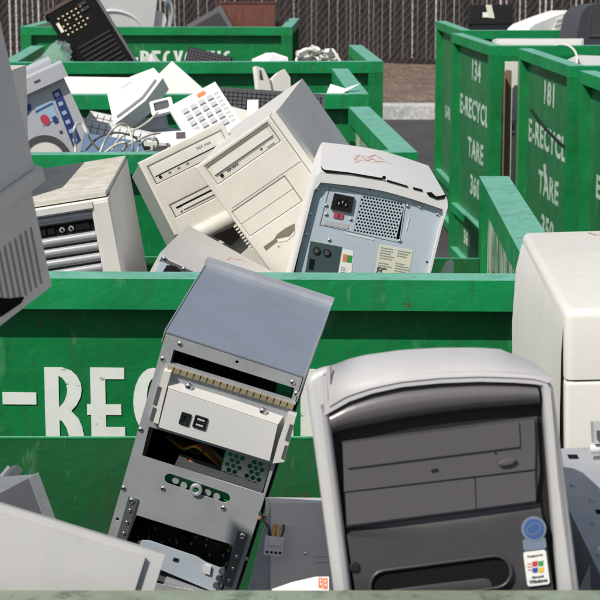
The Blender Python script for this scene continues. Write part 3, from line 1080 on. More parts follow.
for p in ((222, 571), (219, 578), (216, 585)):
    x, z = F([p], .008)[0]
    cyl(bm, (x, .006, z), (x, .012, z), .004, seg=10)
obj('tray_stud', bm, 'zinc_dark', tr, smooth=True)
obj('lower_bar', pr(F([(165, 580), (224, 600), (222, 606), (163, 586)], .006), .004, .016), 'zinc', t, bevel=.001)

# plug hanging out beside it
m = lean(266, 536, 1.935, 5, 6, 0)
t = thing('power_plug', 'small grey nylon power plug with yellow and black wires hanging beside the steel case', 'plug', m)
s_ = 1.935 / FPX
obj('plug_body', bx(0, 18 * s_, 0, .010, -19 * s_, 0), 'lilacplug', t, bevel=.0010)
obj('plug_ridge', bx(3 * s_, 15 * s_, -.0016, -.0003, -9 * s_, -2 * s_), 'lilacplug', t, bevel=.0005)
for i in range(4):
    bm = bmesh.new()
    cyl(bm, ((2.6 + i * 4.3) * s_, -.0006, -15.8 * s_), ((2.6 + i * 4.3) * s_, .002, -15.8 * s_), 1.4 * s_, seg=10)
    obj('plug_socket', bm, 'void', t)
I_ = m.inverted()
for px_, mt_, bow in ((269, 'black', 0), (273, 'yellow', 3), (277, 'yellow', 1), (281, 'brown', 4), (271, 'black', -3), (275, 'redwire', 2)):
    pts = [(px_, 537.5, 1.938), (px_ + bow * .6, 530, 1.95), (px_ - 3 + bow, 522, 1.99), (266 + bow, 517 - bow, 2.08), (259, 516 + bow, 2.24), (245, 522, 2.34)]
    tube('wire', [I_ @ at(*p) for p in pts], .0013, mt_, t)

# ------------------------------------------------------------------ front bin: other things
m = lean(271, 502.5, 1.97, 1, 3, -4)
t = thing('grey_steel_case', 'grey steel case standing half hidden behind the dark-faced tower', 'computer case', m, 'discarded computers')
obj('case', bx(0, .22, 0, .16, -.36, 0), 'palecase', t, bevel=.002)
q = facep(m, [(270.6, 508), (270.6, 640), (236, 640), (262, 536)], .003)
obj('side_flap', pr(q, .003, .02), 'greycase', t)
obj('front_cover', bx(.001, .219, -.0020, -.0006, -.358, -.036), 'palecase', t, bevel=.0008)
bm = bmesh.new()
dome(bm, (.036, -.0025, -.052), .0018, .001)
obj('screw', bm, 'chrome', t, smooth=True)
bm = bmesh.new()
for q in ((.045, -.061, .016), (.048, -.055, .012)):
    prism(bm, [(q[0], q[1]), (q[0] + q[2], q[1] + .001), (q[0] + q[2] - .001, q[1] + .003), (q[0] + .003, q[1] + .002)], -.0032, -.0024)
obj('scuff', bm, 'offwhite', t)  # pale slivers painted in for highlights on the cover

m = lean(272, 589, 1.80, 0, 0, -20)
t = thing('paper_card', 'small white card with an orange mark beside the dark-faced tower', 'card', m)
s_ = 1.80 / FPX
cardo = obj('card', pr([(0, -.10), (0, 0), (20 * s_, 7 * s_), (44 * s_, 12.5 * s_), (57 * s_, 12.5 * s_), (57 * s_, -.10)], 0, .002), 'white', t)
bm = bmesh.new()
for x0_, x1_, z0_, z1_ in ((46.5, 50.5, 1, 11.5), (51.3, 55.5, 0, 11)):
    prism(bm, [(x0_ * s_, z0_ * s_), (x1_ * s_, z0_ * s_), (x1_ * s_, z1_ * s_), (x0_ * s_, z1_ * s_)], -.0006, -.0002)
obj('orange_print', bm, 'orange', cardo)
bm = bmesh.new()
for x_, z_ in ((48, 7.5), (48.4, 3.8), (53, 7), (53.4, 3)):
    prism(bm, [(x_ * s_, z_ * s_), ((x_ + 1.2) * s_, z_ * s_), ((x_ + 1.2) * s_, (z_ + 2) * s_), (x_ * s_, (z_ + 2) * s_)], -.0010, -.0007)
obj('print_gap', bm, 'white', cardo)

m = lean(-42, 491, 1.50, 18.3, 8, -6)
t = thing('white_cover', 'large white plastic equipment cover lying slanted in the lower left corner', 'cover', m)
s_ = 1.50 / FPX
obj('shell', bx(0, 218 * s_, 0, .035, -.24, 0), 'coverplastic', t, bevel=.005, seg=3)
obj('raised_face', bx(.012, 199 * s_, -.0045, -.0005, -.20, -8 * s_), 'coverplastic', t, bevel=.003, seg=3)

m = lean(36.5, 474, 2.15, -27, 42, 12)
t = thing('drive_cage', 'small grey metal drive cage poking up behind the white cover', 'drive cage', m)
s_ = 2.15 / FPX
obj('shell', bx(-.10, 0, 0, .09, -.12, 0), 'cagegrey', t, bevel=.0015)
obj('side_opening', bx(.0004, .0016, .012, .084, -.11, -.010), 'void', t)
obj('edge_flange', bx(-.012, .0018, -.002, -.0004, -.12, .001), 'zinc', t, bevel=.0004)
m = lean(5, 479, 2.2, -52, 20, 10)
t = thing('metal_bracket', 'dark metal bracket at the left edge beside the grey drive cage', 'bracket', m)
obj('arm', bx(-.07, .022, 0, .04, -.010, .0), 'zinc_dark', t, bevel=.001)
obj('flange', bx(-.07, .022, .0402, .043, -.05, .003), 'zinc', t, bevel=.0006)

# big cream case on the right
m = Matrix.Translation(EYE + (Vector((.2296, 1.6188, 1.4244)) - EYE) * 1.15) @ Euler((R(-.22), R(-2.0), R(-1.98))).to_matrix().to_4x4() @ Matrix.Scale(1.15, 4)
t = thing('equipment_housing', 'large cream plastic equipment housing with rounded top and a seam, at the right edge', 'equipment housing', m)
def rounded_body(z0, z1, rt, w=.34, d=.46, ins=0.0):
    bm = bmesh.new()
    box(bm, ins, w - ins, ins, d, z0, z1)
    top = [e for e in bm.edges if abs(e.verts[0].co.z - z1) < 1e-6 and abs(e.verts[1].co.z - z1) < 1e-6]
    ver = [e for e in bm.edges if abs(e.verts[0].co.z - e.verts[1].co.z) > 1e-4]
    bmesh.ops.bevel(bm, geom=top + ver, offset=rt, segments=4, profile=.5, affect='EDGES', clamp_overlap=True)
    return bm
lid = obj('upper_shell', rounded_body(-.0625, 0, .008), 'cream', t, smooth=True)
obj('lower_shell', rounded_body(-.40, -.0637, .004), 'cream', t, smooth=True)
obj('seam', bx(.002, .338, .002, .45, -.0640, -.0620), 'beige_dk', t)
# bowed left cheek, widening towards the foot
bm = bmesh.new()
n = 10
ra = []
for i in range(n + 1):
    v = i / n
    y = .012 + .44 * v
    ra.append([bm.verts.new((.002 - bow, y, z)) for z, bow in ((-.006, 0), (-.016, .002 + .002 * v), (-.04, .004 + .006 * v), (-.10, .006 + .009 * v), (-.40, .008 + .010 * v))])
for a, b in zip(ra, ra[1:]):
    for i in range(4):
        bm.faces.new((a[i], a[i + 1], b[i + 1], b[i]))
obj('side_cheek', bm, 'cream', t, smooth=True)
scribble(t, m, [[(588, 233), (596, 235.5), (606, 236)]], 'fred', w=.0012)

# pale steel case under it
m = pose((.2500, 1.4266, 1.2217), (5.82, -1.42, 2.92))
t = thing('flat_steel_case', 'pale blue-grey steel case lying flat to the right of the dark-faced tower', 'computer case', m, 'discarded computers')
obj('case', bx(0, .32, 0, .35, -.10, 0), 'steelcase', t, bevel=.0015)
bm = bmesh.new()
def top_quad(pts, mm=m):
    return [bm.verts.new((*on_top(mm, px, py), .0006)) for px, py in pts]
bm.faces.new(top_quad([(567, 455), (577, 455), (579, 459), (569, 459)]))
obj('vent_slot', bm, 'void', t)
bm = bmesh.new()
bm.faces.new(top_quad([(595, 510), (603, 510), (604, 514), (597, 514)]))
obj('vent_slot', bm, 'void', t)
bm = bmesh.new()
for p in ((573, 485), (594, 523), (592, 500)):
    x, y = on_top(m, *p)
    dome(bm, (x, y, 0), .003, .0015, axis='z')
obj('rivet', bm, 'zinc', t, smooth=True)
m = lean(593, 451, 1.78, -3, 0, 0)
t = thing('plastic_rod', 'pale grey plastic rod with a grey clip lying on the flat steel case', 'rod', m)
bm = bmesh.new()
cyl(bm, (0, .02, 0), (.06, .02, .002), .0046, seg=14)
obj('rod', bm, 'offwhite', t, smooth=True)
obj('clip', bx(.0035, .016, .012, .03, .006, .026), 'keygrey', t, bevel=.001)
obj('clip_lug', bx(.006, .012, .008, .0118, .010, .018), 'mgrey', t, bevel=.0005)
m = lean(597, 548, 1.60, 25, -20, 10)
t = thing('white_bracket', 'white plastic bracket in the lower right corner on the flat steel case', 'bracket', m)
obj('arm', bx(0, .03, 0, .02, -.05, 0), 'white', t, bevel=.003)
obj('foot', bx(.004, .03, .0202, .03, -.05, -.03), 'white', t, bevel=.002)

# grey tube monitor leaning in from the left
m = Matrix.Translation(EYE + (Vector((-.3403, 2.4228, 1.4536)) - EYE) * .66) @ Euler((R(6.02), R(-21.5), R(53.36))).to_matrix().to_4x4() @ Matrix.Scale(.8, 4)
t = thing('tube_monitor', 'grey tube monitor with vent grooves leaning in at the left edge', 'monitor', m)
bm = bmesh.new()
box(bm, -.36, 0, 0, .36, 0, .17)
obj('screen_shell', bm, 'crtgrey', t, bevel=.012, seg=3)
bm = bmesh.new()
box(bm, -.366, .006, -.006, .366, -.018, -.001)
obj('shell_lip', bm, 'crtgrey', t, bevel=.007, seg=3)
obj('screen_glass', bx(-.33, -.03, .03, .33, .1702, .178), 'blackgloss', t, bevel=.006)
def frustum(x0, x1, y0, y1, z0, X0, X1, Y0, Y1, z1):
    bm = bmesh.new()
    v = box(bm, x0, x1, y0, y1, z0, z1)
    for q in v[4:]:
        q.co.x = X1 if abs(q.co.x - x1) < 1e-6 else X0
        q.co.y = Y1 if abs(q.co.y - y1) < 1e-6 else Y0
    return bm
hs = obj('rear_housing', frustum(-.285, -.002, .014, .31, -.150, -.33, -.006, .006, .345, -.019), 'crtlight', t, bevel=.012, seg=3)
bm = bmesh.new()
for i in range(10):
    x = -.016 - .0085 * i
    z0, z1 = -.138, -.065
    yy = lambda z: .006 + (.014 - .006) * (-.019 - z) / .131 - .0010
    V = [bm.verts.new(p) for p in ((x, yy(z0), z0), (x - .0022, yy(z0), z0), (x - .0022, yy(z1), z1), (x, yy(z1), z1))]
    bm.faces.new(V)
obj('vent_groove', bm, 'ventdark', hs)
q = facep(m, [(-6, 297), (10, 298.5), (24, 297), (21, 303), (2, 316), (-8, 320)], .0118)
obj('dark_opening', pr(q, .0112, .0132), 'void', hs)
obj('connector_recess', bx(-.25, -.05, .07, .27, -.153, -.1501), 'void', hs)

# ------------------------------------------------------------------ second bin
m = pose((-.5164, 3.2262, 1.2835), (2.23, -8.99, .01))
t = thing('computer_tower', 'cream computer tower with smoky blue-grey drive bays and a dusty lid, half shaded', 'computer', m, 'discarded computers')
F = lambda pts, y=0.0: facep(m, pts, y)
obj('case', bx(.002, .188, .05, .42, -.42, -.004), 'cream', t, bevel=.006)
obj('lid', bx(0, .186, .004, .42, -.0035, .0035), 'cream_dusty', t, bevel=.003)
fx = F([(31, 214), (89.5, 205), (104.5, 275)])
x0, z0 = fx[0]; x1, z1 = fx[1]
zt = -.0225
x0 = .016; x1 = (fx[1][0] + fx[2][0]) / 2
shape('bezel', [[(0, -.006), (.19, -.006), (.19, -.42), (0, -.42)], [(x0, zt), (x1, zt), (x1, -.40), (x0, -.40)]], -.002, .05, 'cream', t, bevel=.004)
obj('bezel_ridge', bx(x1 + .006, .189, -.008, -.0021, -.41, -.012), 'cream', t, bevel=.003)
obj('bezel_top', bx(.004, x1 + .004, -.006, -.0021, zt + .004, -.008), 'cream', t, bevel=.003)
pitch_z = .0190
for i in range(12):
    za = zt - .001 - i * pitch_z
    if i == 1:
        js = obj('jack_strip', bx(x0 + .03, x1 - .004, .012, .02, za - pitch_z + .003, za), 'void', t)
        bm = bmesh.new()
        for jx in (.100, .116):
            cyl(bm, (jx, .008, za - .008), (jx, .0119, za - .008), .0048, seg=14)
        obj('jack', bm, 'zinc', js, smooth=True)
        bm = bmesh.new()
        for jx in (.100, .116):
            cyl(bm, (jx, .0066, za - .008), (jx, .0079, za - .008), .0022, seg=10)
        obj('jack_hole', bm, 'void', js)
        for jx in (.066, .081, .130, .142):
            obj('socket', bx(jx - .006, jx + .006, .0085, .0118, za - .013, za - .003), 'blackgloss', js)
    else:
        n = 6
        tp = [(x0 + .001 + (x1 - x0 - .002) * k / n, za) for k in range(n + 1)]
        bt = [(x, z - pitch_z + .0035) for x, z in tp]
        bulge('bay_cover', tp, bt, .006, 'bayblue', t, y0=.010, power=.55)
obj('bay_back', bx(x0, x1, .020, .024, -.40, zt), 'ventdark', t)

t = thing('computer_tower', 'beige computer tower at the far left, almost wholly hidden behind the grey tube monitor', 'computer',
          Matrix.Translation((-.735, 3.24, 1.505)) @ Matrix.Rotation(R(-3), 4, 'Z'), 'discarded computers')  # added out of view so its shadow falls on the cream tower's lid
obj('case', bx(0, .19, .02, .42, -.44, 0), 'lilac', t, bevel=.004)
obj('bezel', bx(0, .19, -.008, .0195, -.44, 0), 'beige', t, bevel=.005)
obj('drive_bay', bx(.02, .17, -.0105, -.0082, -.075, -.033), 'beige_lt', t, bevel=.001)
obj('drive_bay', bx(.02, .17, -.0105, -.0082, -.12, -.078), 'beige_lt', t, bevel=.001)

def tower_common(label, m, D):
    t = thing('computer_tower', label, 'computer', m, 'discarded computers')
    obj('case', bx(.003, .187, .035, D, -.42, -.003), 'lilac', t, bevel=.002)
    return t

# lower beige tower
m = pose((-.3247, 3.7835, 1.3023), (-11.61, -24.99, 12.24))
t = tower_common('beige computer tower with a disc drive, mostly covered by the taller beige tower', m, .42)
F = lambda pts, y=0.0: facep(m, pts, y)
z8 = lambda pts: [(130 + a / 3, 80 + b / 3) for a, b in pts]
drv = F(z8([(55, 262), (278, 150), (300, 200), (82, 312)]))
flp = F(z8([(120, 375), (300, 290), (312, 325), (138, 408)]))
def rect_of(q):
    xs = [p[0] for p in q]; zs = [p[1] for p in q]
    return ((xs[0] + xs[3]) / 2, (xs[1] + xs[2]) / 2, (zs[2] + zs[3]) / 2, (zs[0] + zs[1]) / 2)
a = rect_of(drv); b = rect_of(flp)
rct = lambda r, g=0: [(r[0] - g, r[2] - g), (r[1] + g, r[2] - g), (r[1] + g, r[3] + g), (r[0] - g, r[3] + g)]
a = (a[0], min(a[1], .178), a[2], a[3])
b = (b[0], min(b[1], .17), b[2], b[3])
shape('bezel', [[(0, 0), (.19, 0), (.19, -.42), (0, -.42)], rct(a, .0012), rct(b, .0012)], -.004, .034, 'beige', t, bevel=.0035)
dv = obj('disc_drive', bx(a[0], a[1], -.003, .03, a[2], a[3]), 'beige', t, bevel=.0008)
zm = a[2] + (a[3] - a[2]) * .40
obj('tray_door', bx(a[0] + .004, a[1] - .004, -.0052, -.0031, zm, a[3] - .004), 'beige_lt', dv, bevel=.0008)
obj('tray_gap', bx(a[0] + .002, a[1] - .002, -.0034, -.0030, zm - .0022, zm - .0004), 'beige_dk', dv)
bm = bmesh.new()
cyl(bm, (a[0] + .012, -.0045, a[2] + .009), (a[0] + .012, -.003, a[2] + .009), .0032, seg=14)
obj('headphone_jack', bm, 'void', dv)
bm = bmesh.new()
for k in range(3):
    box(bm, a[0] + .03 + k * .02, a[0] + .036 + k * .02, -.0038, -.0031, a[2] + .007, a[2] + .010)
obj('drive_control', bm, 'beige_dk', dv)
text('drive_print', '36X max', .0085, 'inkgrey', dv, fpos(a[1] - .045, -.0055, (zm + a[3]) / 2 + .001), bold=.0002)
fd = obj('floppy_drive', bx(b[0], b[1], -.002, .03, b[2], b[3]), 'beige', t, bevel=.0006)
zc = (b[2] + b[3]) / 2
obj('disk_slot', bx(b[0] + .008, b[1] - .006, -.0026, -.0018, zc + .001, zc + .005), 'void', fd)
obj('slot_flap', bx(b[0] + .02, b[1] - .03, -.0045, -.0021, zc - .006, zc + .0008), 'beige_lt', fd, bevel=.0006)
obj('led', bx(b[0] + .012, b[0] + .017, -.0028, -.0021, b[2] + .003, b[2] + .006), 'beige_dk', fd)
# torn lower front with a dark hole and ribbed strip
lw = F(z8([(188, 452), (345, 360)]), -.004)
bm = bmesh.new()
cyl(bm, (lw[0][0], -.002, lw[0][1] - .012), (min(lw[1][0], .18), -.002, lw[0][1] - .012), .019, seg=20)
obj('front_roll', bm, 'beige', t, smooth=True)
hl = F(z8([(245, 468), (330, 432), (340, 462), (300, 498)]), -.0045)
obj('dark_opening', pr(hl, -.0225, -.020), 'void', t)

# taller beige tower in front of it
m = pose((-.1985, 3.5808, 1.3171), (6.46, -34.90, -11.11))
t = tower_common('tall beige computer tower leaning right with blank drive covers and a swoosh-shaped slot', m, .40)
F = lambda pts, y=0.0: facep(m, pts, y)
drv = F(z8([(222, 262), (428, 118), (466, 170), (259, 316)]))
a = rect_of(drv)
a = (max(a[0], .018), min(a[1], .164), a[2], a[3])
b1 = rect_of(F(z8([(305, 400), (462, 288), (512, 355), (370, 468)])))
b1 = (b1[0], b1[1], b1[2], b1[3])
shape('bezel', [[(0, 0), (.176, 0), (.176, -.42), (0, -.42)], rct(a, .0012), rct(b1, .001)], -.004, .034, 'beige', t, bevel=.0035)
obj('edge_strip', bx(.1772, .19, -.001, .034, -.42, -.001), 'beige_lt', t, bevel=.003)
dv = obj('disc_drive', bx(a[0], a[1], -.002, .03, a[2], a[3]), 'beige', t, bevel=.0006)
zh = a[3] - a[2]
obj('tray_door', bx(a[0] + .006, a[1] - .005, -.0055, -.0021, a[2] + zh * .42, a[3] - .006), 'beige_lt', dv, bevel=.0008)
bm = bmesh.new()
box(bm, a[0] + .001, a[1] - .001, -.0026, -.0019, a[3] - .0055, a[3] - .0005)
box(bm, a[0] + .004, a[1] - .004, -.0026, -.0019, a[2] + zh * .42 - .002, a[2] + zh * .42 - .0004)
obj('tray_gap', bm, 'beige_dk', dv)
bm = bmesh.new()
cyl(bm, (a[0] + .016, -.0038, a[2] + .0085), (a[0] + .016, -.002, a[2] + .0085), .0034, seg=14)
obj('headphone_jack', bm, 'void', dv)
text('drive_print', '32X MAX', .0065, 'ink', dv, fpos(a[0] + .042, -.0024, a[2] + .0095), bold=.0003)
obj('eject_button', bx(a[1] - .026, a[1] - .010, -.0044, -.0021, a[2] + .005, a[2] + .0105), 'beige_lt', dv, bevel=.0006)
obj('led', bx(a[1] - .040, a[1] - .036, -.003, -.0021, a[2] + .006, a[2] + .009), 'black', dv)
zc = (b1[2] + b1[3]) / 2
obj('blank_cover', bx(b1[0], b1[1], -.003, .02, zc + .0005, b1[3]), 'beige', t, bevel=.0008)
obj('blank_cover', bx(b1[0], b1[1], -.003, .02, b1[2], zc - .0005), 'beige', t, bevel=.0008)
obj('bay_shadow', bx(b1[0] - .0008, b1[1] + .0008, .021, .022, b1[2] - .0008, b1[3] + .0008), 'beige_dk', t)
ln = F(z8([(305, 330), (525, 235)]), -.004)
zl = (on_face(m, *z8([(520, 238)])[0], -.004))[1]
obj('groove', bx(.012, .174, -.0044, -.0037, zl - .0005, zl + .0005), 'beige_dk', t)
q = F(z8([(400, 500), (432, 478), (442, 462), (465, 445), (494, 430), (494, 452), (478, 470), (450, 478), (408, 512)]), -.004)
obj('swoosh_slot', pr(q, -.0046, -.0036), 'beige_dk', t)
q = F(z8([(440, 478), (478, 470), (494, 452), (492, 462), (470, 482), (446, 486)]), -.005)
obj('slot_lip', pr(q, -.0052, -.0047), 'beige_lt', t)
c = F(z8([(446, 500)]), -.004)[0]
shape('pin_hole', [circ(c[0], c[1], .0014, n=8)], -.0045, -.0036, 'void', t)
q0 = F(z8([(305, 498), (352, 470)]), -.002)
bm = bmesh.new()
for k in range(9):
    f = k / 9
    x = .001; z = q0[0][1] + .03 - f * .06
    box(bm, -.0075, -.0005, 0, .012, z - .0045, z - .0015)
obj('edge_teeth', bm, 'beige', t)

# tower seen from behind
m = pose((.0314, 3.1826, 1.3615), (.70, 12.48, -.14))
t = thing('computer_tower', 'computer tower seen from behind, pale steel back with power socket and mesh fan vent', 'computer', m, 'discarded computers')
F = lambda pts, y=0.0: facep(m, pts, y)
z3 = lambda pts: [(300 + a / 4, 150 + b / 4) for a, b in pts]
W, D, H = .222, .42, .42
# painted cover: arched lid and sides as one folded sheet
def cover():
    bm = bmesh.new()
    n = 14
    prof = [(-.014, -H), (-.004, -.035), (.0, -.012)]
    for k in range(n + 1):
        u = k / n
        prof.append((.004 + (W - .004) * u, (.0065 * math.sin(math.pi * u)) - .002 + .002 * (1 - abs(2 * u - 1))))
    prof += [(W + .004, -.014), (W + .002, -.05), (W + .002, -H)]
    rows = []
    for y, s in ((-.012, 1.0), (.06, 1.0), (.20, .985), (D, .95)):
        rows.append([bm.verts.new((W / 2 + (x - W / 2) * s, y, z + (0 if s == 1 else 0))) for x, z in prof])
    for a, b in zip(rows, rows[1:]):
        for i in range(len(prof) - 1):
            bm.faces.new((a[i], a[i + 1], b[i + 1], b[i]))
    # turned-in lip over the steel back
    lip = [bm.verts.new((W / 2 + (v.co.x - W / 2) * .965, -.012, v.co.z - (.018 if v.co.z > -.03 else 0))) for v in rows[0]]
    for i in range(len(prof) - 1):
        bm.faces.new((rows[0][i], lip[i], lip[i + 1], rows[0][i + 1]))
    lip2 = [bm.verts.new((v.co.x, .0, v.co.z)) for v in lip]
    for i in range(len(prof) - 1):
        bm.faces.new((lip[i], lip2[i], lip2[i + 1], lip[i + 1]))
    return bm
cv = obj('cover', cover(), 'coverwhite', t, smooth=True)
# black gaps under the lid
bm = bmesh.new()
z4a = lambda pts, y=-.0022: F(z3(pts), y)
for pts in ([(82, 62), (95, 78), (200, 90), (330, 112), (330, 120), (200, 98), (103, 90), (88, 80)], [(348, 118), (430, 143), (432, 150), (348, 126)],
            [(452, 148), (490, 158), (490, 166), (452, 156)], [(505, 170), (525, 168), (545, 186), (585, 178), (580, 192), (548, 198), (515, 184)]):
    prism(bm, z4a(pts, -.0128), -.0136, -.0124)
obj('lid_gap', bm, 'void', cv)
bm = bmesh.new()
x, z = z4a([(336, 111)], -.0125)[0]
cyl(bm, (x, -.0145, z), (x, -.0120, z), .0034, seg=12)
obj('lid_screw', bm, 'void', cv)
# steel back plate
q = z4a([(60, 104), (85, 95), (200, 106), (330, 134), (450, 168), (585, 208)], 0)
bl, br = (.004, -H), (W - .006, -H)
gr = z4a([(247, 180), (418, 212), (398, 360), (213, 326)], 0)
gcx, gcz = sum(p[0] for p in gr) / 4, sum(p[1] for p in gr) / 4
ex = (Vector(gr[1]) - Vector(gr[0]))
ez = (Vector(gr[0]) - Vector(gr[3]))
loops = [[bl] + q + [br], gr]
bp = shape('back_plate', loops, -.001, .001, 'steelblue', t)
bm = bmesh.new()
NX, NY = 14, 12
def gp(u, v):
    p = Vector(gr[3]) + ex * u / NX + ez * v / NY
    return bm.verts.new((p.x, -.0004, p.y))
for j in range(NY):
    sh = .5 if j % 2 else 0.0
    if sh:
        for a_, b_ in ((0, .5), (NX - .5, NX)):
            bm.faces.new((gp(a_, j), gp(b_, j), gp(b_, j + 1), gp(a_, j + 1)))
    for i in range(NX - (1 if sh else 0)):
        cu_, cv_ = i + sh + .5, j + .5
        O_ = [(.5, 0), (.5, .5), (0, .5), (-.5, .5), (-.5, 0), (-.5, -.5), (0, -.5), (.5, -.5)]
        ov = [gp(cu_ + a_, cv_ + b_) for a_, b_ in O_]
        iv = [gp(cu_ + .36 * math.cos(k * math.pi / 4), cv_ + .36 * math.sin(k * math.pi / 4)) for k in range(8)]
        for k in range(8):
            bm.faces.new((ov[k], ov[(k + 1) % 8], iv[(k + 1) % 8], iv[k]))
bmesh.ops.remove_doubles(bm, verts=bm.verts, dist=1e-6)
obj('fan_mesh', bm, 'steelblue', bp)
obj('vent_dark', pr([(p[0], p[1]) for p in gr], .006, .008), 'void', bp)
# power supply outline groove, socket, switch
o_ = z4a([(118, 146), (425, 208), (400, 372), (78, 300)], -.0014)
i_ = [(p[0] + (gcx - .02 - p[0]) * .012, p[1] + (gcz - p[1]) * .022) for p in o_]
shape('supply_seam', [o_, i_], -.0016, -.0008, 'zinc_dark', bp)
sk = z4a([(137, 172), (216, 188), (204, 250), (122, 234)], -.0015)
so = obj('power_socket', pr(sk, -.006, -.0012), 'black', bp, bevel=.001)
sx = sum(p[0] for p in sk) / 4; sz = sum(p[1] for p in sk) / 4
shape('socket_well', [rrect(sx - .0105, sx + .0105, sz - .0068, sz + .0068, .003)], -.0064, -.0061, 'void', so)
bm = bmesh.new()
for dx, dz in ((-.006, -.0015), (.006, -.0015), (0, .002)):
    box(bm, sx + dx - .0009, sx + dx + .0009, -.0085, -.0065, sz + dz - .002, sz + dz + .002)
obj('socket_pin', bm, 'zinc', so)
sw = z4a([(137, 250), (174, 256), (170, 276), (133, 270)], -.0015)
obj('voltage_switch', pr(sw, -.003, -.0012), 'maroon', bp, bevel=.0005)
x = sum(p[0] for p in sw) / 4; z = sum(p[1] for p in sw) / 4
obj('switch_slider', bx(x - .0014, x + .0014, -.0038, -.0031, z - .0035, z + .0035), 'ink', bp)
bm = bmesh.new()
pl = z4a([(100, 278), (196, 298), (192, 318), (95, 298)], -.0015)
prism(bm, pl, -.0018, -.0012)
obj('rating_plate', bm, 'keygrey', bp)
scr = [(182, 136), (70, 157), (42, 256), (26, 338), (118, 360), (403, 186), (432, 225), (514, 210), (552, 258), (400, 364), (205, 492), (106, 258), (204, 278), (105, 222)]
screws('screw', [(p[0], -.001, p[1]) for p in z4a(scr, -.001)], .0036, .0022, bp)
bm = bmesh.new()
for p in z4a([(508, 448), (280, 158), (330, 148), (18, 300)], -.001):
    cyl(bm, (p[0], -.0015, p[1]), (p[0], -.0005, p[1]), .0018, seg=10)
obj('rivet_hole', bm, 'void', bp)
tb = z4a([(445, 188), (468, 196), (480, 222), (488, 236), (470, 226), (455, 205)], -.0015)
obj('lock_tab', pr(tb, -.004, -.0012), 'zinc', bp, bevel=.0008)
bm = bmesh.new()
prism(bm, z4a([(178, 330), (296, 356), (296, 361), (178, 335)], -.0016), -.0018, -.0010)
prism(bm, z4a([(178, 324), (182, 325), (182, 336), (178, 335)], -.0016), -.0018, -.0010)
prism(bm, z4a([(434, 270), (438, 271), (428, 322), (424, 321)], -.0016), -.0018, -.0010)
obj('embossed_line', bm, 'offwhite', bp)
# port plate
pp = z4a([(42, 364), (168, 388), (146, 520), (15, 520)], -.0014)
ppo = obj('port_plate', pr(pp, -.0016, -.0010), 'teal', bp)
bm = bmesh.new()
for p in z4a([(66, 402), (107, 410)], -.0018):
    cyl(bm, (p[0], -.004, p[1]), (p[0], -.0014, p[1]), .0062, seg=16)
obj('round_port', bm, 'black', ppo, smooth=True)
bm = bmesh.new()
for p in z4a([(66, 402), (107, 410)], -.0018):
    cyl(bm, (p[0], -.0046, p[1]), (p[0], -.0041, p[1]), .0042, seg=14)
    box(bm, p[0] + .009, p[0] + .0094, -.0022, -.0018, p[1], p[1] + .001)
obj('port_core', bm, 'mgrey', ppo)
obj('usb_port', pr(z4a([(40, 434), (57, 437), (50, 476), (34, 473)], -.002), -.0034, -.0014), 'void', ppo)
# sticker with colour squares
stq = z4a([(172, 396), (214, 404), (205, 520), (150, 512)], -.0014)
sto = obj('colour_sticker', pr(stq, -.0015, -.0010), 'white', bp)
bm = bmesh.new(); prism(bm, z4a([(173, 416), (190, 419), (186, 448), (169, 445)], -.0018), -.0019, -.0014); obj('sticker_patch', bm, 'orange', sto)
bm = bmesh.new(); prism(bm, z4a([(191, 420), (210, 423), (206, 452), (187, 449)], -.0018), -.0019, -.0014); obj('sticker_patch', bm, 'fgreen', sto)
bm = bmesh.new()
for k in range(4):
    prism(bm, z4a([(163, 468 + k * 9), (182, 471 + k * 9), (182, 474 + k * 9), (163, 471 + k * 9)], -.0018), -.0019, -.0014)
obj('sticker_print', bm, 'inkgrey', sto)
# rating label with rows of print
lb = z4a([(318, 378), (452, 402), (436, 506), (298, 500)], -.0014)
lb[2] = (lb[1][0] + (lb[3][0] - lb[0][0]), lb[3][1])
lbo = obj('rating_label', pr(lb, -.0016, -.0010), 'labelcream', bp)
A, Bv = Vector(lb[0]), Vector(lb[1]) - Vector(lb[0])
Dv = Vector(lb[3]) - Vector(lb[0])
an = math.atan2(-Bv.y, Bv.x)
bm = bmesh.new()
random.seed(11)
for r_ in range(9):
    for c_ in range(2):
        if random.random() < .12: continue
        u0 = .06 + c_ * .50; u1 = u0 + random.uniform(.22, .40); v0 = .07 + r_ * .082
        u = u0
        while u < u1:
            w_ = random.uniform(.02, .07)
            p = [A + Bv * (u + a_) + Dv * (v0 + b_) for a_, b_ in ((0, 0), (w_, 0), (w_, .036), (0, .036))]
            prism(bm, [(q.x, q.y) for q in p], -.0020, -.0017)
            u += w_ + .015
obj('label_print', bm, 'inkgrey', lbo)
p = A + Bv * .17 + Dv * .84
text('label_mark', 'FC', .017, 'ink', lbo, fpos(p.x, -.0022, p.y, an), bold=.0004, xs=.8)
scribble(t, m, [[(352, 162), (358, 158), (366, 161), (374, 158.5), (382, 163)], [(353, 165), (360, 162.5), (370, 165.5), (384, 165), (390, 167)],
                [(360, 159), (365, 164), (372, 162), (378, 166.5)]], 'peach', z=.0072, w=.0022)

